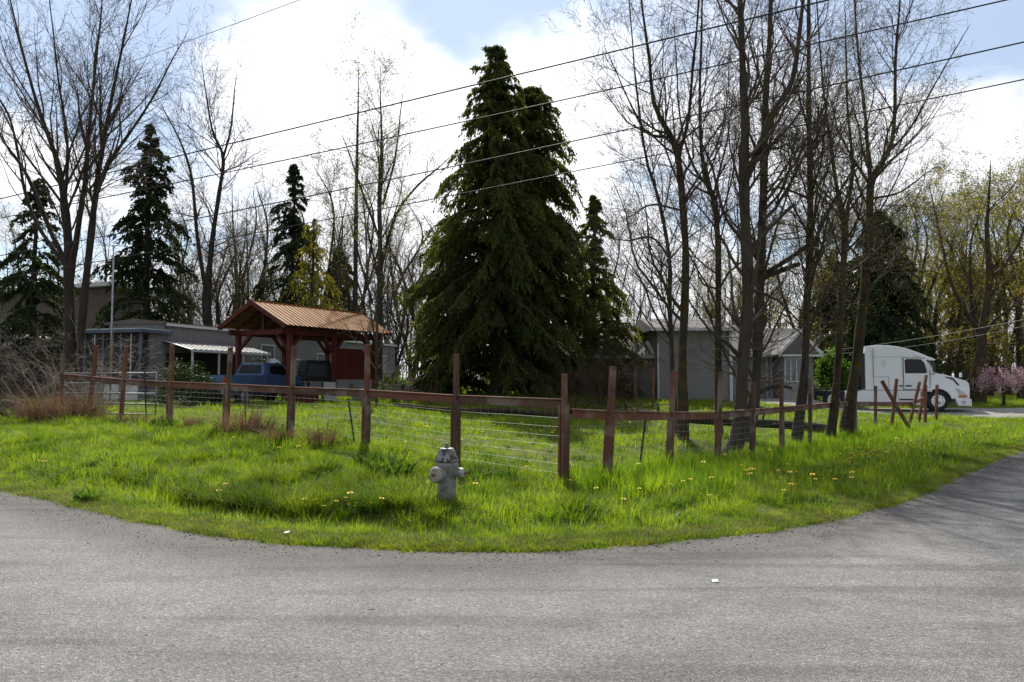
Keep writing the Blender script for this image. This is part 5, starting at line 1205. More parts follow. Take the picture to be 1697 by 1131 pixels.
# ------------------------------------------------------------------ grey house behind the bare trees
hg = Vector((xat(1090, 38), 38, .50)); house = empty('grey_house', hg, 0, 'low grey house with tall plain garage box and white trim', 'house')
W1 = xat(1213, 38) - hg.x
def lap_wall(parent, x0, x1, y, z0, z1, name='siding_board'):
    k = z0
    while k < z1 - .02:
        t_ = min(k + .145, z1); mb = MB(); mb.add([(x0, y - .022, k), (x1, y - .022, k), (x1, y - .006, t_), (x0, y - .006, t_), (x0, y, k), (x1, y, k), (x1, y, t_), (x0, y, t_)], [(0, 1, 2, 3), (0, 4, 5, 1), (0, 3, 7, 4), (1, 5, 6, 2), (3, 2, 6, 7)])
        mb.build(name, 'siding_grey', parent); k = t_
MB().span((0, 0, -.2), (W1, 6.5, 3.47)).build('garage_wall', 'house_wall', house)
g_roof = MB().add([(-.35, -.35, 3.48), (W1 + .25, -.35, 3.48), (W1 + .25, 7, 3.48), (-.35, 7, 3.48), (-.35, -.35, 3.60), (W1 + .25, -.35, 3.60), (W1 + .25, 3.2, 4.3), (-.35, 3.2, 4.3), (W1 + .25, 7, 3.6), (-.35, 7, 3.6)], [(0, 3, 2, 1), (0, 1, 5, 4), (4, 5, 6, 7), (7, 6, 8, 9), (3, 9, 8, 2), (0, 4, 7, 9, 3), (1, 2, 8, 6, 5)]).build('garage_roof', 'shingle_grey', house)
MB().box((W1 / 2 - .05, -.37, 3.52), (W1 + .62, .03, .15)).build('fascia', 'white_trim', house)
MB().box((W1 - .05, -.05, 1.65), (.14, .06, 3.5)).build('corner_trim', 'white_trim', house)
MB().box((.02, -.05, 1.4), (.07, .06, 2.9)).build('downspout', 'white_trim', house)
# left wing
MB().span((-6.5, 1.5, -.2), (-.005, 8, 2.25)).build('wing_wall', 'house_wall', house); lw = empty('lap_siding', (0, 0, 0)); lw.parent = house
lap_wall(house, -6.45, -.02, 1.495, .0, 2.22)
MB().add([(-7, 1.0, 2.26), (.0, 1.0, 2.26), (.0, 9, 2.26), (-7, 9, 2.26), (-6.6, 5, 4.0), (-.01, 5, 4.0)], [(3, 2, 1, 0), (0, 1, 5, 4), (2, 3, 4, 5), (0, 4, 3), (1, 2, 5)]).build('wing_roof', 'shingle_grey', house)
MB().beam((-.35, 1.0, 3.0), (.0, .95, 2.35), .05, .16).build('rake_board', 'white_trim', house)
MB().box((-3.5, .98, 2.24), (7.0, .05, .16)).build('gutter', 'white_trim', house)
col.objects.unlink(lw); bpy.data.objects.remove(lw)
# right wing
xr = xat(1352, 42) - hg.x
MB().span((W1 + .005, 4.5, -.2), (xr, 10, 2.42)).build('wing_wall', 'house_wall', house); lap_wall(house, W1 + .01, xr - .02, 4.495, .12, 2.40)
MB().add([(W1, 3.95, 2.43), (xr + .4, 3.95, 2.43), (xr + .4, 11, 2.43), (W1, 11, 2.43), (W1, 7.4, 4.05), (xr + .4, 7.4, 4.05)], [(3, 2, 1, 0), (0, 1, 5, 4), (2, 3, 4, 5), (0, 4, 3), (1, 2, 5)]).build('wing_roof', 'shingle_grey', house)
MB().box(((W1 + xr) / 2 + .2, 3.93, 2.40), (xr - W1 + .4, .06, .15)).build('gutter', 'white_trim', house)
xb = xat(1297, 41) - hg.x; xc = xat(1348, 41) - hg.x
MB().span((xb, 3.0, -.2), (xc, 4.46, 2.40)).build('bay_wall', 'house_wall', house); lap_wall(house, xb + .02, xc - .02, 2.995, .12, .98)
MB().add([(xb - .3, 2.6, 2.41), (xc + .3, 2.6, 2.41), ((xb + xc) / 2, 2.6, 3.55), (xb - .3, 6.5, 2.41), (xc + .3, 6.5, 2.41), ((xb + xc) / 2, 6.5, 3.55)], [(0, 1, 2), (5, 4, 3), (0, 2, 5, 3), (1, 4, 5, 2), (0, 3, 4, 1)]).build('bay_roof', 'shingle_grey', house)
for s_, x_ in ((-1, xb - .32), (1, xc + .32)): MB().beam((x_, 2.57, 2.42), ((xb + xc) / 2, 2.57, 3.60), .05, .15).build('rake_board', 'white_trim', house)
MB().box(((xb + xc) / 2, 2.57, 2.35), (xc - xb + .7, .05, .10)).build('bay_fascia', 'white_trim', house)
bw = MB().span((xb + .10, 2.965, 1.05), (xb + .95, 2.99, 2.20)).build('window', 'house_glass', house)
for x_ in (xb + .08, xb + .38, xb + .68, xb + .95): MB().span((x_, 2.93, 1.0), (x_ + .06, 2.963, 2.25)).build('window_frame', 'white_trim', bw)
for z_ in (.98, 2.2): MB().span((xb + .06, 2.925, z_), (xb + 1.03, 2.962, z_ + .06)).build('window_frame', 'white_trim', bw)
for x_ in (xb - .35, xb - .12): MB().box((x_, 4.42, 1.15), (.08, .08, 2.5)).build('downspout', 'white_trim', house)
MB().box((W1 + 1.2, 4.47, .22), (.3, .04, .2)).build('foundation_vent', 'truck_trim', house)
# small shed under the cedars
sh = empty('garden_shed', on(732, 44), R(12), 'small pale grey shed half hidden under the cedar branches', 'shed')
MB().span((-.75, -.7, -.1), (.75, .9, 1.75)).build('wall', 'siding_home', sh)
MB().add([(-.9, -.85, 1.76), (.9, -.85, 1.76), (.9, 1.05, 1.76), (-.9, 1.05, 1.76), (-.9, .1, 2.3), (.9, .1, 2.3)], [(3, 2, 1, 0), (0, 1, 5, 4), (2, 3, 4, 5), (0, 4, 3), (1, 2, 5)]).build('roof', 'shingle_grey', sh)
MB().span((-.3, -.73, 0), (.35, -.703, 1.6)).build('door', 'white_trim', sh)

# ------------------------------------------------------------------ two-storey building, camper and carport at the far left
tb = empty('apartment_building', on(60, 50), R(8), 'tan two-storey building with white sloping eaves behind bare trees', 'building')
MB().span((-8, 0, -.3), (4.4, 8, 6.0)).build('wall', 'stucco_tan', tb)
MB().add([(-8.6, -.6, 5.9), (5, -.6, 7.1), (5, 8.6, 7.1), (-8.6, 8.6, 5.9), (-8.6, -.6, 6.15), (5, -.6, 7.35), (5, 8.6, 7.35), (-8.6, 8.6, 6.15)], [(3, 2, 1, 0), (4, 5, 6, 7), (0, 1, 5, 4), (2, 3, 7, 6), (0, 4, 7, 3), (1, 2, 6, 5)]).build('roof', 'white_trim', tb)
MB().add([(-8, .01, 5.95), (4.39, .01, 6.0), (4.39, .01, 7.0), (-8, 8, 5.95), (4.39, 7.99, 6.0), (4.39, 7.99, 7.0)], [(0, 1, 2), (5, 4, 3), (1, 4, 5, 2), (0, 2, 5, 3)]).build('gable_wall', 'stucco_tan', tb)
for x_, z_ in ((-5, 1.0), (-2.2, 1.0), (1, 1.0), (-5, 3.6), (-2.2, 3.6), (1.2, 3.6)):
    w_ = MB().span((x_, -.03, z_), (x_ + 1.3, -.004, z_ + 1.3)).build('window', 'dark_glass', tb)
    MB().span((x_ + .62, -.05, z_), (x_ + .68, -.032, z_ + 1.3)).build('mullion', 'white_trim', w_)
cp = empty('carport', on(20, 39), R(6), 'dark low carport at the end of the gravel track', 'carport')
MB().add([(-3.2, -.3, 2.45), (2.0, -.3, 2.55), (2.0, 4, 2.75), (-3.2, 4, 2.65), (-3.2, -.3, 2.55), (2.0, -.3, 2.65), (2.0, 4, 2.85), (-3.2, 4, 2.75)], [(3, 2, 1, 0), (4, 5, 6, 7), (0, 1, 5, 4), (2, 3, 7, 6), (0, 4, 7, 3), (1, 2, 6, 5)]).build('roof', 'roof_tar', cp)
for x_ in (-3.0, -.6, 1.8): MB().box((x_, -.2, 1.15), (.12, .12, 2.6)).build('post', 'bark_dark', cp)
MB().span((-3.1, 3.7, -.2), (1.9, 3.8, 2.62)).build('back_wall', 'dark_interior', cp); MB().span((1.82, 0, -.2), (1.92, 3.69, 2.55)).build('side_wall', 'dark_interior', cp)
cmp_ = empty('camper_trailer', on(36, 45), R(5), 'white camper trailer parked behind the dark carport', 'trailer')
profile_body('body', 'white_trim', cmp_, [(-3.2, .55), (-3.3, 2.4), (-2.9, 3.45), (1.0, 3.5), (1.35, 3.2), (1.35, .55)], lambda x_, z_: 1.15, .10, 3)
panel('window', 'dark_glass', cmp_, [(-2.4, 1.7), (-1.4, 1.7), (-1.4, 2.4), (-2.4, 2.4)], -1.152, .01); panel('stripe', 'home_trim_blue', cmp_, [(-3.0, 1.3), (1.2, 1.3), (1.2, 1.42), (-3.0, 1.42)], -1.152, .006)
for s_ in (-1, 1): wheel(cmp_, -.6, s_ * 1.0, .36, .22, 'galvanised', s_, 5)
# ------------------------------------------------------------------ tube gate
gt = empty('tube_gate', on(178, 22.6), 0, 'galvanised five-bar tube gate standing in front of the blue porch', 'gate')
gw0, gw1 = xat(95, 23.4) - gt.location.x, xat(259, 22.2) - gt.location.x
for k in range(5):
    z_ = .12 + k * .29; MB().tube((gw0, .7, z_), (gw1, -.4, z_), .024, n=8).build('bar', 'gate_tube', gt, True)
for f in (0, .42, 1): MB().tube((gw0 + (gw1 - gw0) * f, .7 - 1.1 * f, .08), (gw0 + (gw1 - gw0) * f, .7 - 1.1 * f, 1.30), .022, n=8).build('upright', 'gate_tube', gt, True)
# ------------------------------------------------------------------ shrubs, tussocks, dry grass
def leaf_ball(name, loc, rx, ry, rz, seed, m_, label, n_=5200, size=.055, cat='bush', flat=.0):
    """rounded evergreen: uneven clumps of small leaf faces round a branching core"""
    q = np.random.default_rng(seed); root = empty(name, loc, 0, label, cat)
    nb = 16; st = np.zeros((nb, 5, 3)); d_ = unit(np.stack([q.normal(0, 1, nb), q.normal(0, 1, nb), np.abs(q.normal(.6, .5, nb))], 1)); s = np.linspace(0, 1, 5)
    st = d_[:, None] * s[None, :, None] * np.array([rx, ry, rz * 1.4]) * .8; st[..., 2] += -.05
    link('stems', mesh_parts('stems', [tubes(st, np.repeat((.03 * (1 - .7 * s))[None], nb, 0), 4)]), 'bark_dark', root)
    c = unit(q.normal(0, 1, (46, 3))) * q.uniform(.55, .98, (46, 1)); c[:, 2] = np.abs(c[:, 2]) * 1.6 - .35
    k = q.integers(0, 46, n_); p = c[k] + unit(q.normal(0, 1, (n_, 3))) * (q.uniform(.05, .30, (n_, 1)))
    p = p * np.array([rx, ry, rz]) + np.array([0, 0, rz * .45]); p = p[p[:, 2] > .03]
    V_, Q_ = specks(p, q, 1, size, .01); link('foliage', npmesh('foliage', V_, Q_), m_, root); return root
leaf_ball('juniper_bush', on(306, 30.5), 1.35, 1.1, 1.05, 501, 'juniper_leaf', 'rounded dark evergreen bush beneath the white awning')
leaf_ball('juniper_bush', on(430, 37.2), 1.3, 1.0, 1.25, 502, 'juniper_leaf', 'rounded evergreen bush behind the pickup cab')
leaf_ball('rhododendron_bush', on(1378, 45), 1.3, 1.2, 2.0, 503, 'weed_leaf', 'tall leafy green bush between the house gable and the truck', 4200, .11)
leaf_ball('laurel_bush', on(655, 41), .9, .9, .7, 504, 'weed_leaf', 'low green bush by the pavilion end', 2400, .08)
# pale twiggy shrubs by the gate
def shrub(name, px, d, h, seed, label, twig='twig_pale', n_=16, spread=.55, levels=3):
    q = np.random.default_rng(seed); root = empty(name, on(px, d), 0, label, 'shrub'); K = 8
    D = unit(np.stack([q.normal(0, spread, n_), q.normal(0, spread, n_), np.ones(n_)], 1)); P = np.zeros((n_, K, 3)); P[:, 0, :2] = q.normal(0, .12, (n_, 2)); P[:, 0, 2] = -.1; Hh = h * q.uniform(.6, 1.05, n_)
    for k in range(1, K): D = unit(D + q.normal(0, .24, D.shape) + np.array([0, 0, .03])); P[:, k] = P[:, k - 1] + D * (Hh / K)[:, None]
    Rr = q.uniform(.35, 1.1, n_)[:, None] * (.020 * (1 - .8 * np.linspace(0, 1, K)))[None]; link('stems', mesh_parts('stems', [tubes(P, Rr, 5)]), twig, root, True)
    pcs, Pt, _ = crown_levels(P, Rr, q, [(dict(n_per=7, t0=.2, ang=(25, 70), lr=(.22, .5), K=5, up=.02, wig=.28, rr=.6), 3), (dict(n_per=5, t0=.2, ang=(25, 65), lr=(.3, .6), K=3, up=.0, wig=.2, rr=.7), 3)][:levels])
    tw = link('twigs', mesh_parts('twigs', pcs), twig, root, True); tw['kind'] = 'stuff'; return root
shrub('bare_shrub', 150, 24.5, 4.4, 511, 'pale leggy bare shrub growing through the tube gate', 'twig_pale', 22, .5)
shrub('bare_shrub', 88, 22.5, 3.6, 512, 'bare twiggy shrub beside the rusty fence stub', 'twig_pale', 22)
shrub('bare_shrub', 18, 26, 4.0, 513, 'tangled bare shrub in front of the dark carport', 'twig_grey', 26)
shrub('bare_shrub', 1000, 33, 4.8, 514, 'brown twiggy shrub in front of the small pointed cedar', 'twig_brown', 34, .6)
shrub('bare_shrub', 955, 31, 3.6, 515, 'low brown twiggy shrub at the foot of the dense cedar', 'twig_brown', 24, .7)
shrub('bare_shrub', 1040, 36, 4.2, 516, 'brown bare shrub by the left wall of the grey house', 'twig_brown', 26, .55)
shrub('bare_shrub', 672, 33, 2.6, 517, 'scrawny bare bush beside the pavilion end post', 'twig_pale', 12)
# tussocks of darker grass in the ditch, and dry brown tufts along the fence
def tussock_mesh(nb, rad, h0, h1, w, lean, seed):
    v_, q_, t_ = blades(nb, rad, h0, h1, w, lean, seed, 4)
    return npmesh('tussock', v_, [q_, t_])
TUS = [tussock_mesh(300, .19, .20, .48, .012, .8, 601 + k) for k in range(3)]
DRY = [tussock_mesh(300, .30, .15, .80, .012, .9, 611 + k) for k in range(3)]
qq = random.Random(9)
def tuft(px, py, s, meshes, m_, name, label, cat, group, sz=None):
    p = hit(px, py) if py > 60 else on(px, py); o = link(name, meshes[qq.randrange(3)], m_); o.location = p; o.rotation_euler = (0, 0, qq.uniform(0, 6.3)); o.scale = (s, s, sz or s)
    return tag(o, label, cat, group)
for px, py, s in ((345, 838, .85), (385, 842, 1.0), (430, 850, 1.1), (465, 852, .9), (500, 856, 1.0), (545, 838, .95), (478, 806, .8), (610, 800, .8), (660, 842, .9), (700, 846, .7), (520, 830, .8), (590, 842, .8), (470, 770, .8), (400, 818, .7), (640, 815, .7), (360, 790, .6), (575, 862, .6), (1070, 815, .6), (955, 840, .7), (200, 800, .6), (860, 815, .7), (415, 836, .9), (450, 832, .8), (530, 854, .9), (560, 818, .9), (620, 848, .8), (680, 825, .9), (320, 826, .8), (290, 815, .7), (440, 800, .8), (505, 790, .7), (250, 790, .6), (720, 860, .6), (330, 765, .7), (540, 785, .7)):
    tuft(px, py, s, TUS, 'tussock_blade', 'grass_tussock', 'dark green arching grass tussock on the verge beside the asphalt', 'tussock', 'dark grass tussocks on the verge')
for px, py, s, z_, lab in ((88, 20.6, 1.7, 1.1, 'widest dry brown tuft at the rusty fence stub'), (128, 20.2, 1.5, 1.1, 'dry brown tuft under the tube gate'), (58, 21.4, 1.3, 1.0, 'dry brown tuft outermost beyond the rusty fence stub'), (258, 18.2, .8, .9, 'dry brown tuft at the post before the evergreen bush'), (395, 16.6, 1.3, .9, 'mounded dry brown tuft below the blue pickup'), (430, 16.2, 1.1, .85, 'dry brown tuft against the mound below the pickup'), (460, 732, .9, .7, 'low dry tuft left of a fence post'),
                           (535, 15.2, .9, 1.0, 'upright dry brown tuft between two posts before the pavilion'), (322, 708, .7, .9, 'small dry tuft between posts before the pickup tailgate'), (152, 20.0, 1.1, 1.3, 'dry brown tuft at a leaning fence post'), (217, 19.0, .8, .9, 'dry tuft by the leaning post near the gate end')):
    tuft(px, py, s, DRY, 'dry_stalk', 'dry_grass_tuft', lab, 'grass tuft', 'dry grass tufts along the fence', s * z_)
# leafy weeds by the hydrant
WEED = []
for k in range(3):
    v_, q_, t_ = blades(150, .26, .12, .40, .045, .6, 621 + k, 4, True); WEED.append(npmesh('weed', v_, [q_, t_]))
for px, py, s, lab in ((650, 790, 1.25, 'big leafy weed clump left of the hydrant'), (615, 775, .9, 'leafy weed clump at the post beyond the hydrant'), (790, 800, .8, 'leafy weed clump right behind the hydrant'), (835, 800, .75, 'leafy weed under the wire by the corner post'), (145, 832, .6, 'pale leafy weed at the asphalt edge'), (1410, 742, .7, 'leafy weed near the last wire bay'), (270, 712, .9, 'dark leafy clump at the fence before the evergreen bush')):
    tuft(px, py, s, WEED, 'weed_leaf', 'weed_clump', lab, 'weed', 'leafy weed clumps')
# ------------------------------------------------------------------ dandelions
def dandelion_mesh(seed):
    q = random.Random(seed); mb = MB(); h = q.uniform(.10, .18); mb.mi = 1; mb.tube((0, 0, 0), (q.uniform(-.02, .02), q.uniform(-.02, .02), h), .003, .0025, 4, False); mb.mi = 0
    for ring, n_, r, up in ((0, 12, .024, .002), (1, 9, .016, .007), (2, 6, .009, .011)):
        for k in range(n_):
            a = k * 2 * math.pi / n_ + ring * .3; d_ = Vector((math.cos(a), math.sin(a), 0)); s_ = Vector((-math.sin(a), math.cos(a), 0)) * .006; c = Vector((0, 0, h))
            mb.quad(c - s_ * .4, c + d_ * r - s_ + Vector((0, 0, up)), c + d_ * r + s_ + Vector((0, 0, up)), c + s_ * .4)
    o = mb.build('dandelion', ['dandelion_yellow', 'dandelion_stem']); me = o.data; bpy.data.objects.remove(o); return me
DM = [dandelion_mesh(k) for k in range(3)]
spots = [(185, 861), (195, 866), (205, 862), (355, 845), (362, 848), (370, 846), (508, 868), (520, 870), (570, 864), (576, 868), (582, 866), (536, 869), (615, 870), (628, 872), (590, 865), (586, 882), (555, 872), (462, 777), (387, 758), (75, 795), (68, 798), (708, 842), (787, 835), (1145, 830), (1310, 848), (1300, 845), (1240, 815), (1322, 822)]
for k in range(80):
    f = qq.random(); px = 1400 + 235 * f; spots.append((px + qq.gauss(0, 14), 778 - 52 * f + qq.gauss(0, 8)))
for k in range(34): spots.append((qq.uniform(1190, 1480), qq.uniform(775, 835)))
for k in range(40): spots.append((qq.uniform(760, 1060), qq.uniform(715, 800)))
for k in range(18): spots.append((qq.uniform(480, 740), qq.uniform(690, 770)))
for k in range(10): spots.append((qq.uniform(860, 1280), qq.uniform(800, 880)))
for px, py in spots:
    p = hit(px, py)
    if p.y - float(edge_r(p.x)) < .15: continue
    o = link('dandelion', DM[qq.randrange(3)]); s_ = qq.uniform(.95, 1.5); o.location = p + Vector((0, 0, .11)); o.scale = (s_, s_, s_); o.rotation_euler = (qq.uniform(-.15, .15), qq.uniform(-.15, .15), qq.uniform(0, 6))
    tag(o, 'yellow dandelion in flower in the grass', 'flower', 'dandelions in the grass')
# ------------------------------------------------------------------ weeping cherry
q = np.random.default_rng(701); ch = empty('cherry_tree', on(1662, 43), 0, 'weeping cherry in pink blossom beside the gravel drive', 'tree')
tp = spline([(0, 0, -.1, .10), (.03, 0, .7, .075), (0, 0, 1.35, .07), (.02, .02, 1.6, .05)], 10); link('trunk', mesh_parts('trunk', [tubes(tp[None, :, :3], tp[None, :, 3], 8)]), 'bark_dark', ch, True)
nb = 60; az = q.uniform(0, 6.28, nb); ln = q.uniform(.7, 1.7, nb); s = np.linspace(0, 1, 8); rise = q.uniform(.1, .75, nb)
P = np.stack([np.cos(az)[:, None] * ln[:, None] * s ** .8, np.sin(az)[:, None] * ln[:, None] * s ** .8, 1.5 + rise[:, None] * np.sin(s * np.pi * .75) - .75 * s ** 3], -1); P[:, 1:] += q.normal(0, .04, (nb, 7, 3))
link('branches', mesh_parts('branches', [tubes(P, np.repeat((.018 * (1 - .8 * s))[None], nb, 0), 4)]), 'twig_brown', ch, True)
c1, r1 = grow(P, np.full((nb, 8), .008), 7, q, .3, 1, (20, 60), (.2, .4), 4, -.25, .12); tips = np.concatenate([c1[:, 2], c1[:, 3], c1[:, 4], c1[:, 1]])
link('blossom', mesh_parts('blossom', [specks(tips, q, 3, .036, .05)]), 'cherry_blossom', ch)
# ------------------------------------------------------------------ fallen log, brush pile, sticks on the lawn
def log(name, a, b_, r0, r1, m_, label, seed, stubs=3):
    q = np.random.default_rng(seed); A, B = np.array(a), np.array(b_); root = Vector(A); t = np.linspace(0, 1, 12)[:, None]; P = (B - A) * t; P[:, 2] += .04 * np.sin(t[:, 0] * 7) ; P[:, 1] += .08 * np.sin(t[:, 0] * 4)
    pc = [tubes(P[None], (r0 + (r1 - r0) * t[:, 0])[None] * (1 + .06 * np.sin(np.arange(12) * 1.9)), 9)]
    if stubs:
        c, r = grow(P[None], np.full((1, 12), r0), stubs, q, .1, .95, (50, 85), (.08, .22), 4, .1, .15, .35); pc.append(tubes(c, r, 5)); c2, r2 = grow(c, r, 3, q, .3, 1, (30, 60), (.3, .6), 3, .05, .2, .6); pc.append(tubes(c2, r2, 3))
    o = link(name, mesh_parts(name, pc), m_, smooth=True); o.location = root; return tag(o, label, 'log' if r0 > .07 else 'branch')
def gp(px, d, dz): v_ = on(px, d); return (v_.x, v_.y, v_.z + dz)
log('fallen_log', gp(1375, 24.6, .22), gp(1055, 23.2, .52), .15, .10, 'bark_dark', 'long fallen log lying behind the bare trunks', 801, 5)
log('fallen_log', gp(930, 25, .20), gp(655, 27, .28), .10, .06, 'bark_mossy', 'mossy fallen pole lying below the cedars', 802, 6)
log('fallen_log', gp(1075, 29, .12), gp(945, 27.4, .18), .12, .08, 'bark_mossy', 'short mossy log at the brush pile', 803, 5)
qn = np.random.default_rng(805)
for k in range(16):
    px = qn.uniform(830, 1090); d = qn.uniform(25.5, 29.5); a = qn.uniform(0, 6.28); L = qn.uniform(1.0, 2.4); p0 = gp(px, d, .05 + qn.uniform(0, .25))
    log('fallen_branch', p0, (p0[0] + L * math.cos(a), p0[1] + L * .5 * math.sin(a), p0[2] + qn.uniform(.0, .55)), .025, .008, 'twig_grey' if k % 2 else 'twig_brown', 'loose grey-brown branch in the brush pile below the cedars', 820 + k, 6)['group'] = 'branches of the brush pile'
# ------------------------------------------------------------------ yard clutter round the pavilion
ty = MB().lathe((0, 0, 0), (0, 0, 1), [(.20, 0), (.34, .0), (.37, .06), (.37, .17), (.34, .23), (.21, .23)], 24).build('old_tyre', 'tyre_rubber', bevel=.0); ty.location = on(22, 28.6, .0); tag(ty, 'black tyre lying in the grass near the gravel track', 'tyre')
ty2 = MB().lathe((0, 0, 0), (0, 0, 1), [(.20, 0), (.33, .0), (.36, .06), (.36, .17), (.33, .23), (.21, .23)], 24).build('old_tyre', 'tyre_rubber'); ty2.location = on(786, 37, .0); tag(ty2, 'dark tyre lying at the foot of the cedar trunk', 'tyre')
def pav_pt(x_, y_, z_=0): return Vector((N0.x, N0.y, .6)) + A_ * x_ + B_ * y_ + Vector((0, 0, z_))
ck = empty('truck_canopy', pav_pt(3.1, .9, .95), R(63), 'dark pickup canopy with a tinted window set on its end in the pavilion', 'canopy')
MB().add([(-.95, -.03, 0), (.95, -.03, 0), (.75, -.03, .92), (-.82, -.03, .92), (-.95, .45, 0), (.95, .45, 0), (.75, .40, .88), (-.82, .40, .88)], [(0, 1, 2, 3), (7, 6, 5, 4), (0, 4, 5, 1), (3, 2, 6, 7), (0, 3, 7, 4), (1, 5, 6, 2)]).build('shell', 'truck_trim', ck, bevel=.03)
MB().add([(-.78, -.05, .2), (.76, -.05, .2), (.64, -.05, .74), (-.70, -.05, .74), (-.78, -.035, .2), (.76, -.035, .2), (.64, -.035, .74), (-.70, -.035, .74)], [(0, 1, 2, 3), (0, 4, 5, 1), (3, 2, 6, 7), (0, 3, 7, 4), (1, 5, 6, 2)]).build('window', 'house_glass', ck)
st = empty('sawhorse', pav_pt(3.1, .95), R(63), 'grey timber stand holding up the pickup canopy', 'stand')
MB().box((0, .2, .92), (1.9, .5, .05)).build('top_board', 'plank_grey', st)
for x_ in (-.8, .8):
    for y_ in (0, .4): MB().box((x_, y_, .43), (.08, .08, .95)).build('leg', 'plank_grey', st)
wb = MB().box((0, 0, .45), (.75, .04, .90)).build('white_panel', 'paper_white', bevel=.004); wb.location = pav_pt(3.0, .1); wb.rotation_euler = (R(-6), 0, R(63)); tag(wb, 'scuffed white board leaning below the pickup canopy', 'board')
cb = MB().span((-.45, -.3, .0), (.45, .3, .62)).build('storage_crate', 'red_panel', bevel=.02); cb.location = pav_pt(1.6, .25); cb.rotation_euler = (0, 0, R(66)); tag(cb, 'dark red storage crate beside the near pavilion post', 'crate')
tn = MB().span((-.5, -.35, 0), (.5, .35, .5)).span((-.55, -.4, .501), (.55, .4, .56)).build('storage_bin', 'tarp_blue_grey', bevel=.02); tn.location = pav_pt(5.4, .1); tn.rotation_euler = (0, 0, R(60)); tag(tn, 'grey lidded bin under the red side panel', 'bin')
tp_ = MB(); q = random.Random(4)
G = 9; pts = [[(-.8 + 1.6 * i / (G - 1), -.45 + .9 * j / (G - 1), .55 - .45 * ((i / (G - 1) - .5) ** 2 * 2.2 + (j / (G - 1) - .5) ** 2 * 2.2) + q.uniform(-.05, .05)) for j in range(G)] for i in range(G)]
off = [p for r_ in pts for p in r_]; tp_.add(off, [(i * G + j, (i + 1) * G + j, (i + 1) * G + j + 1, i * G + j + 1) for i in range(G - 1) for j in range(G - 1)])
tp_.add([(x_ * 1.0, y_, 0.0) for x_, y_ in ((-.8, -.45), (.8, -.45), (.8, .45), (-.8, .45))], [(3, 2, 1, 0)])
hm_ = Matrix.Translation(S0) @ Matrix.Rotation(HANG, 4, 'Z')
tarp = tp_.build('tarpaulin', 'tarp_blue_grey'); tarp.location = hm_ @ Vector((9.2, -.36, 1.62)); tarp.rotation_euler = (0, 0, HANG); tarp.scale = (.75, .62, .9); tag(tarp, 'crumpled silver-blue tarpaulin bundled on the mobile home windowsill', 'tarpaulin')
# little cart by the pavilion end
ct = empty('garden_cart', on(684, 35), R(20), 'small dark garden cart standing in the brush by the pavilion', 'cart')
MB().span((-.45, -.3, .38), (.45, .3, .44)).build('bed', 'truck_trim', ct)
for s_ in (-1, 1): MB().span((-.45, s_ * .3 - .015, .441), (.45, s_ * .3 + .015, .66)).build('side', 'truck_trim', ct); wheel(ct, -.25, s_ * .36, .2, .07, 'galvanised', s_, 5); wheel(ct, .28, s_ * .36, .2, .07, 'galvanised', s_, 5)
MB().beam((.45, 0, .45), (.95, 0, .95), .03, .03).build('handle', 'dark_steel', ct)
# posts of the inner fence by the cedar and the house
for px, d, h, lab in ((723, 36, 1.5, 'brown post under the short cedar before the shed'), (1081, 34, 1.75, 'orange-brown post before the left wall of the house'), (1052, 35, 1.6, 'brown post at the brown shrub by the house'), (682, 38, 1.5, 'brown post by the garden cart'), (866, 37.5, 1.5, 'brown post behind the tallest cedar trunk')):
    o = MB().box((0, 0, h / 2 - .1), (.10, .10, h)).build('wood_post', 'cedar_board', bevel=.006, seg=1); o.location = on(px, d); o.rotation_euler = (0, R(qq.uniform(-3, 3)), .3); tag(o, lab, 'post')
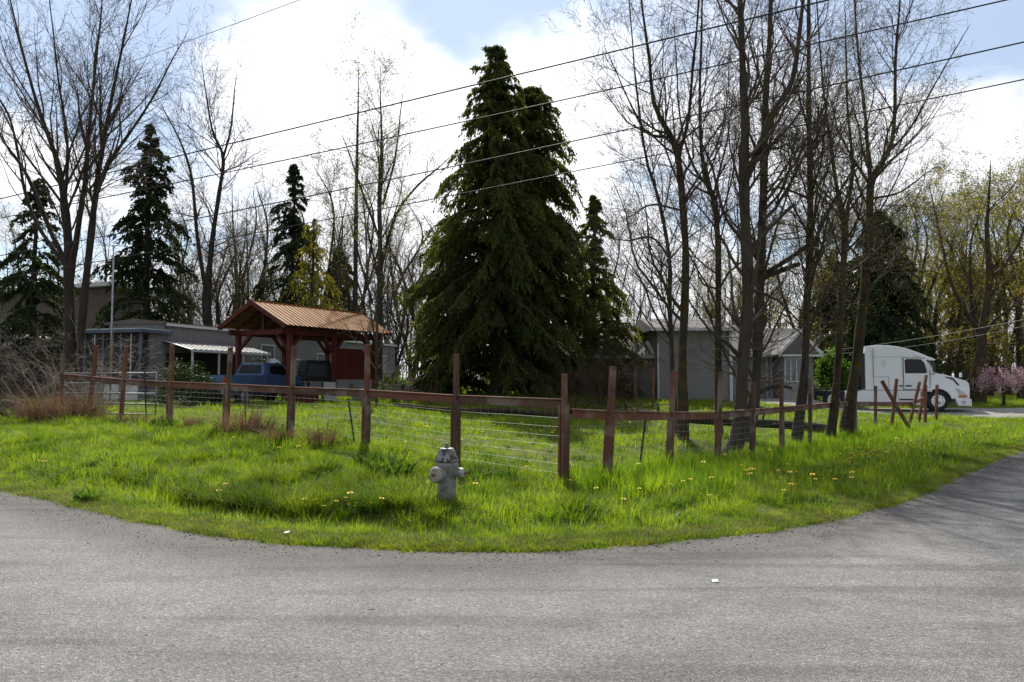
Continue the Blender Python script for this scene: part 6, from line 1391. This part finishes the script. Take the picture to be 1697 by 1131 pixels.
# scrap of paper on the asphalt
pp = MB().add([(-.05, -.06, .004), (.045, -.05, .006), (.05, .06, .022), (-.035, .065, .012), (-.05, -.06, 0), (.045, -.05, .002), (.05, .06, .018), (-.035, .065, .008)], [(0, 1, 2, 3), (7, 6, 5, 4), (0, 4, 5, 1), (1, 5, 6, 2), (2, 6, 7, 3), (3, 7, 4, 0)]).build('paper_scrap', 'paper_white'); r_ = ray(1185, 967); k_ = -CAM_H / r_[2]; pp.scale = (.55, .55, .55); pp.location = (r_[0] * k_, r_[1] * k_, .016); tag(pp, 'small white scrap of litter on the asphalt', 'litter')
pp2 = pp.copy(); col.objects.link(pp2); pp2.location = hit(475, 893) + Vector((0, 0, .05)); tag(pp2, 'white scrap of litter in the grass at the asphalt edge', 'litter')
# ------------------------------------------------------------------ overhead wires (they hang along the road, past both ends of the view)
def wire(name, p0, p1, sag, r, m_, label, ext=(.25, .25), n_=40):
    A, B = np.array(p0), np.array(p1); D = B - A; A2, B2 = A - D * ext[0], B + D * ext[1]; t = np.linspace(-ext[0], 1 + ext[1], n_)
    P = A + D * t[:, None]; P[:, 2] -= sag * (1 - (2 * t - 1) ** 2)
    o = link(name, mesh_parts(name, [tubes((P - P[0])[None], np.full((1, n_), r), 6)]), m_, smooth=True); o.location = P[0]; return tag(o, label, 'cable', 'overhead cables')
wire('power_line', at(0, 330, 30), at(1340, 8, 17.5), .0, .020, 'wire_black', 'topmost thick overhead cable crossing the cedar top')
wire('power_line', at(0, 362, 30), at(1660, 2, 17.0), .12, .017, 'wire_black', 'second overhead cable below the topmost one')
wire('power_line', at(0, 424, 30), at(1697, 70, 17.0), .16, .017, 'wire_black', 'third overhead cable, crossing the middle of the cedars')
wire('power_line', at(0, 462, 30), at(1697, 132, 17.0), .14, .014, 'wire_black', 'lowest of the four overhead cables through the bare crowns')
wire('power_line', at(150, 128, 34), at(470, 10, 26), .0, .010, 'wire_black', 'single high cable above the forked bare tree', (1.2, 1.0))
wire('service_cable', at(1345, 584, 40), at(1697, 530, 27), .12, .009, 'wire_grey', 'upper pale service cable drooping from the house gable', (0, .6))
wire('service_cable', at(1345, 588, 40), at(1697, 541, 28), .22, .007, 'wire_grey', 'lower thin service cable drooping from the house gable', (0, .6))
